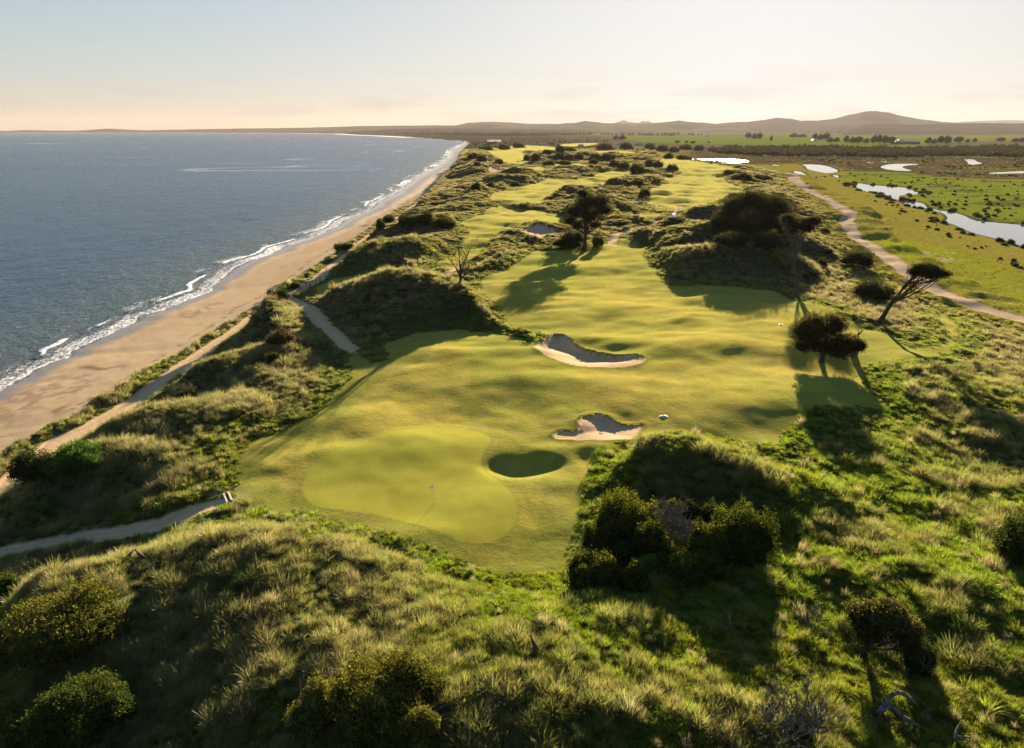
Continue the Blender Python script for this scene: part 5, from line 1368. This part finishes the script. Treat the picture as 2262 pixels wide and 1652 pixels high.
# golf cart
g = pick((1487, 482)); c_ = root('golf_cart', g, 'white roofed golf cart parked on the track behind the tees', 'golf cart'); c_.rotation_euler = (0, 0, .5)
boxes('body', [(0, 0, .42, 1.15, 2.3, .28), (0, .85, .72, 1.05, .55, .4), (0, -.8, .72, 1.1, .6, .35)], M['white'], c_)
boxes('seat', [(0, -.15, .72, 1.05, .5, .16), (0, -.42, 1.0, 1.05, .12, .45)], M['black'], c_)
for x in (-.5, .5):
    for y in (-.75, .75): tube_obj('roof_post', [[(x, y, .8, .025), (x, y * .8, 1.82, .025)]], M['black'], c_, 6)
boxes('roof', [(0, 0, 1.86, 1.2, 1.8, .09)], M['white'], c_); boxes('windscreen', [(0, .72, 1.3, 1.0, .03, .7)], M['glassy'], c_)
for x in (-.55, .55):
    for y in (-.75, .8):
        tube_obj('wheel', [[(x - .09, y, .23, .23), (x - .05, y, .23, .24), (x + .05, y, .23, .24), (x + .09, y, .23, .23)]], M['black'], c_, 14)
# wallabies grazing in the tussock
def wallaby(v, label, turn, s=1.0):
    g = pick(v); o = root('wallaby', g + Vector((0, 0, .25)), label, 'wallaby'); o.rotation_euler = (0, 0, turn); o.scale = (s, s, s)
    J = [(0, 0, .45, .19), (.22, 0, .68, .15), (.38, 0, .88, .09), (.45, 0, 1.02, .06), (.52, 0, 1.10, .075), (.63, 0, 1.05, .05), (.70, 0, 1.02, .03),
         (-.22, 0, .28, .12), (-.5, 0, .10, .07), (-.85, 0, .06, .04), (-1.1, 0, .08, .02),
         (0, .13, .36, .11), (.22, .15, .22, .07), (-.05, .15, .08, .045), (.28, .15, .03, .035), (0, -.13, .36, .11), (.22, -.15, .22, .07), (-.05, -.15, .08, .045), (.28, -.15, .03, .035),
         (.36, .09, .74, .045), (.46, .08, .58, .03), (.54, .07, .62, .02), (.36, -.09, .74, .045), (.46, -.08, .58, .03), (.54, -.07, .62, .02),
         (.49, .05, 1.18, .03), (.47, .07, 1.28, .018), (.49, -.05, 1.18, .03), (.47, -.07, 1.28, .018)]
    E = [(0, 1), (1, 2), (2, 3), (3, 4), (4, 5), (5, 6), (0, 7), (7, 8), (8, 9), (9, 10), (0, 11), (11, 12), (12, 13), (13, 14), (0, 15), (15, 16), (16, 17), (17, 18), (1, 19), (19, 20), (20, 21), (1, 22), (22, 23), (23, 24), (4, 25), (25, 26), (4, 27), (27, 28)]
    skinned('body', J, E, lambda c: M['fur'], o)
wallaby((315, 1240), 'dark wallaby sitting upright in the long grass below the sandy path', math.pi, .85)
wallaby((289, 1235), 'wallaby crouching low in the grass, only its back and head showing', .3, .6)
wallaby((1183, 1443), 'wallaby sitting hunched in the grass at the bottom below the thicket', 2.4, .9)
# ------------------------------------------------------------------ buildings far off
def house(v, w, d, h, label, turn=0, roof='roofing', wall='white', veranda=True, name='house', rh=1.6, windows=3):
    p = onto([v])[0]; z = float(land(p[:1], p[1:])[0]); o = root(name, (p[0], p[1], z), label, 'building'); o.rotation_euler = (0, 0, turn)
    boxes('wall', [(0, 0, h / 2 - .3, w, d, h + .6)], M[wall], o)
    e = .5; me = bpy.data.meshes.new('roof'); a, b = w / 2 + e, d / 2 + e; rr_ = max(a - b, .5)
    me.from_pydata([(-a, -b, h), (a, -b, h), (a, b, h), (-a, b, h), (-rr_, 0, h + rh), (rr_, 0, h + rh), (-a, -b, h - .2), (a, -b, h - .2), (a, b, h - .2), (-a, b, h - .2)], [],
       [(0, 1, 5, 4), (1, 2, 5), (2, 3, 4, 5), (3, 0, 4), (6, 7, 1, 0), (7, 8, 2, 1), (8, 9, 3, 2), (9, 6, 0, 3), (9, 8, 7, 6)]); me.materials.append(M[roof]); link(bpy.data.objects.new('roof', me), o)
    for k in range(windows): boxes('window', [((k + .5) / windows * w * .86 - w * .43, -d / 2 - .02, h * .52, w * .86 / windows * .62, .08, h * .5)], M['glassy'], o)
    if veranda:
        boxes('veranda_roof', [(0, -d / 2 - 1.4, h - .45, w, 2.6, .18)], M['white'], o)
        for k in range(5): boxes('veranda_post', [(-w / 2 + .2 + k * (w - .4) / 4, -d / 2 - 2.5, (h - .5) / 2, .25, .25, h - .5)], M['white'], o)
    return o
house((1369, 321), 26, 10, 6, 'left one of two white verandaed lodges behind the clipped hedge', .05, rh=2.5)
house((1411, 322), 34, 10, 6, 'right one of two white verandaed lodges among dark bushes', .05, rh=2.5, windows=5)
house((1187, 321), 62, 12, 4, 'long low pale roofed building among the far dunes', .1, veranda=False, windows=9, rh=1.5)
house((1085, 318), 30, 12, 7, 'dark flat building at the mouth of the far lagoon', .1, wall='cladding', roof='cladding', veranda=False, rh=.6)
house((1283, 323), 16, 6, 4, 'small white shed beside the far track', .2, veranda=False, windows=2, rh=1)
house((2000, 318), 90, 22, 7, 'long grey farm shed on the paddock between the shelter trees', 0, wall='cladding', veranda=False, windows=6, rh=4)
house((1990, 313), 30, 14, 6, 'pale farmhouse half hidden by the shelter trees', 0, veranda=False, windows=3, rh=3)
house((1800, 312), 26, 14, 6, 'small pale farmhouse left of the shelter trees', 0, veranda=False, windows=3, rh=3)
house((1451, 300), 40, 18, 9, 'tiny white farm building on the plain under the hills', 0, veranda=False, windows=2, rh=4)
house((1560, 302), 34, 18, 8, 'tiny white farm building on the plain right of the other', 0, veranda=False, windows=2, rh=4)
# mast on the headland
d = ray([(242, 283.5)])[0]; t = 14500 / d[1]
o = root('radio_mast', (d[0] * t, 14500, CAM_Z + d[2] * t - 6), 'thin lattice mast on the top of the far headland', 'mast')
tube_obj('mast', [[(0, 0, 0, 3.5), (0, 0, 50, 2.5), (0, 0, 95, 1.2)]], M['steel'], o, 5)
tube_obj('crossarm', [[(-9, 0, 80, 1.2), (9, 0, 80, 1.2)], [(-6, 0, 62, 1.2), (6, 0, 62, 1.2)]], M['steel'], o, 5)
# ------------------------------------------------------------------ limits that keep the render quick
scene.cycles.use_adaptive_sampling = True
scene.cycles.adaptive_threshold = 0.008
scene.cycles.use_denoising = True
scene.cycles.denoiser = 'OPENIMAGEDENOISE'
scene.cycles.denoising_prefilter = 'NONE'
scene.cycles.denoising_input_passes = 'RGB_ALBEDO_NORMAL'
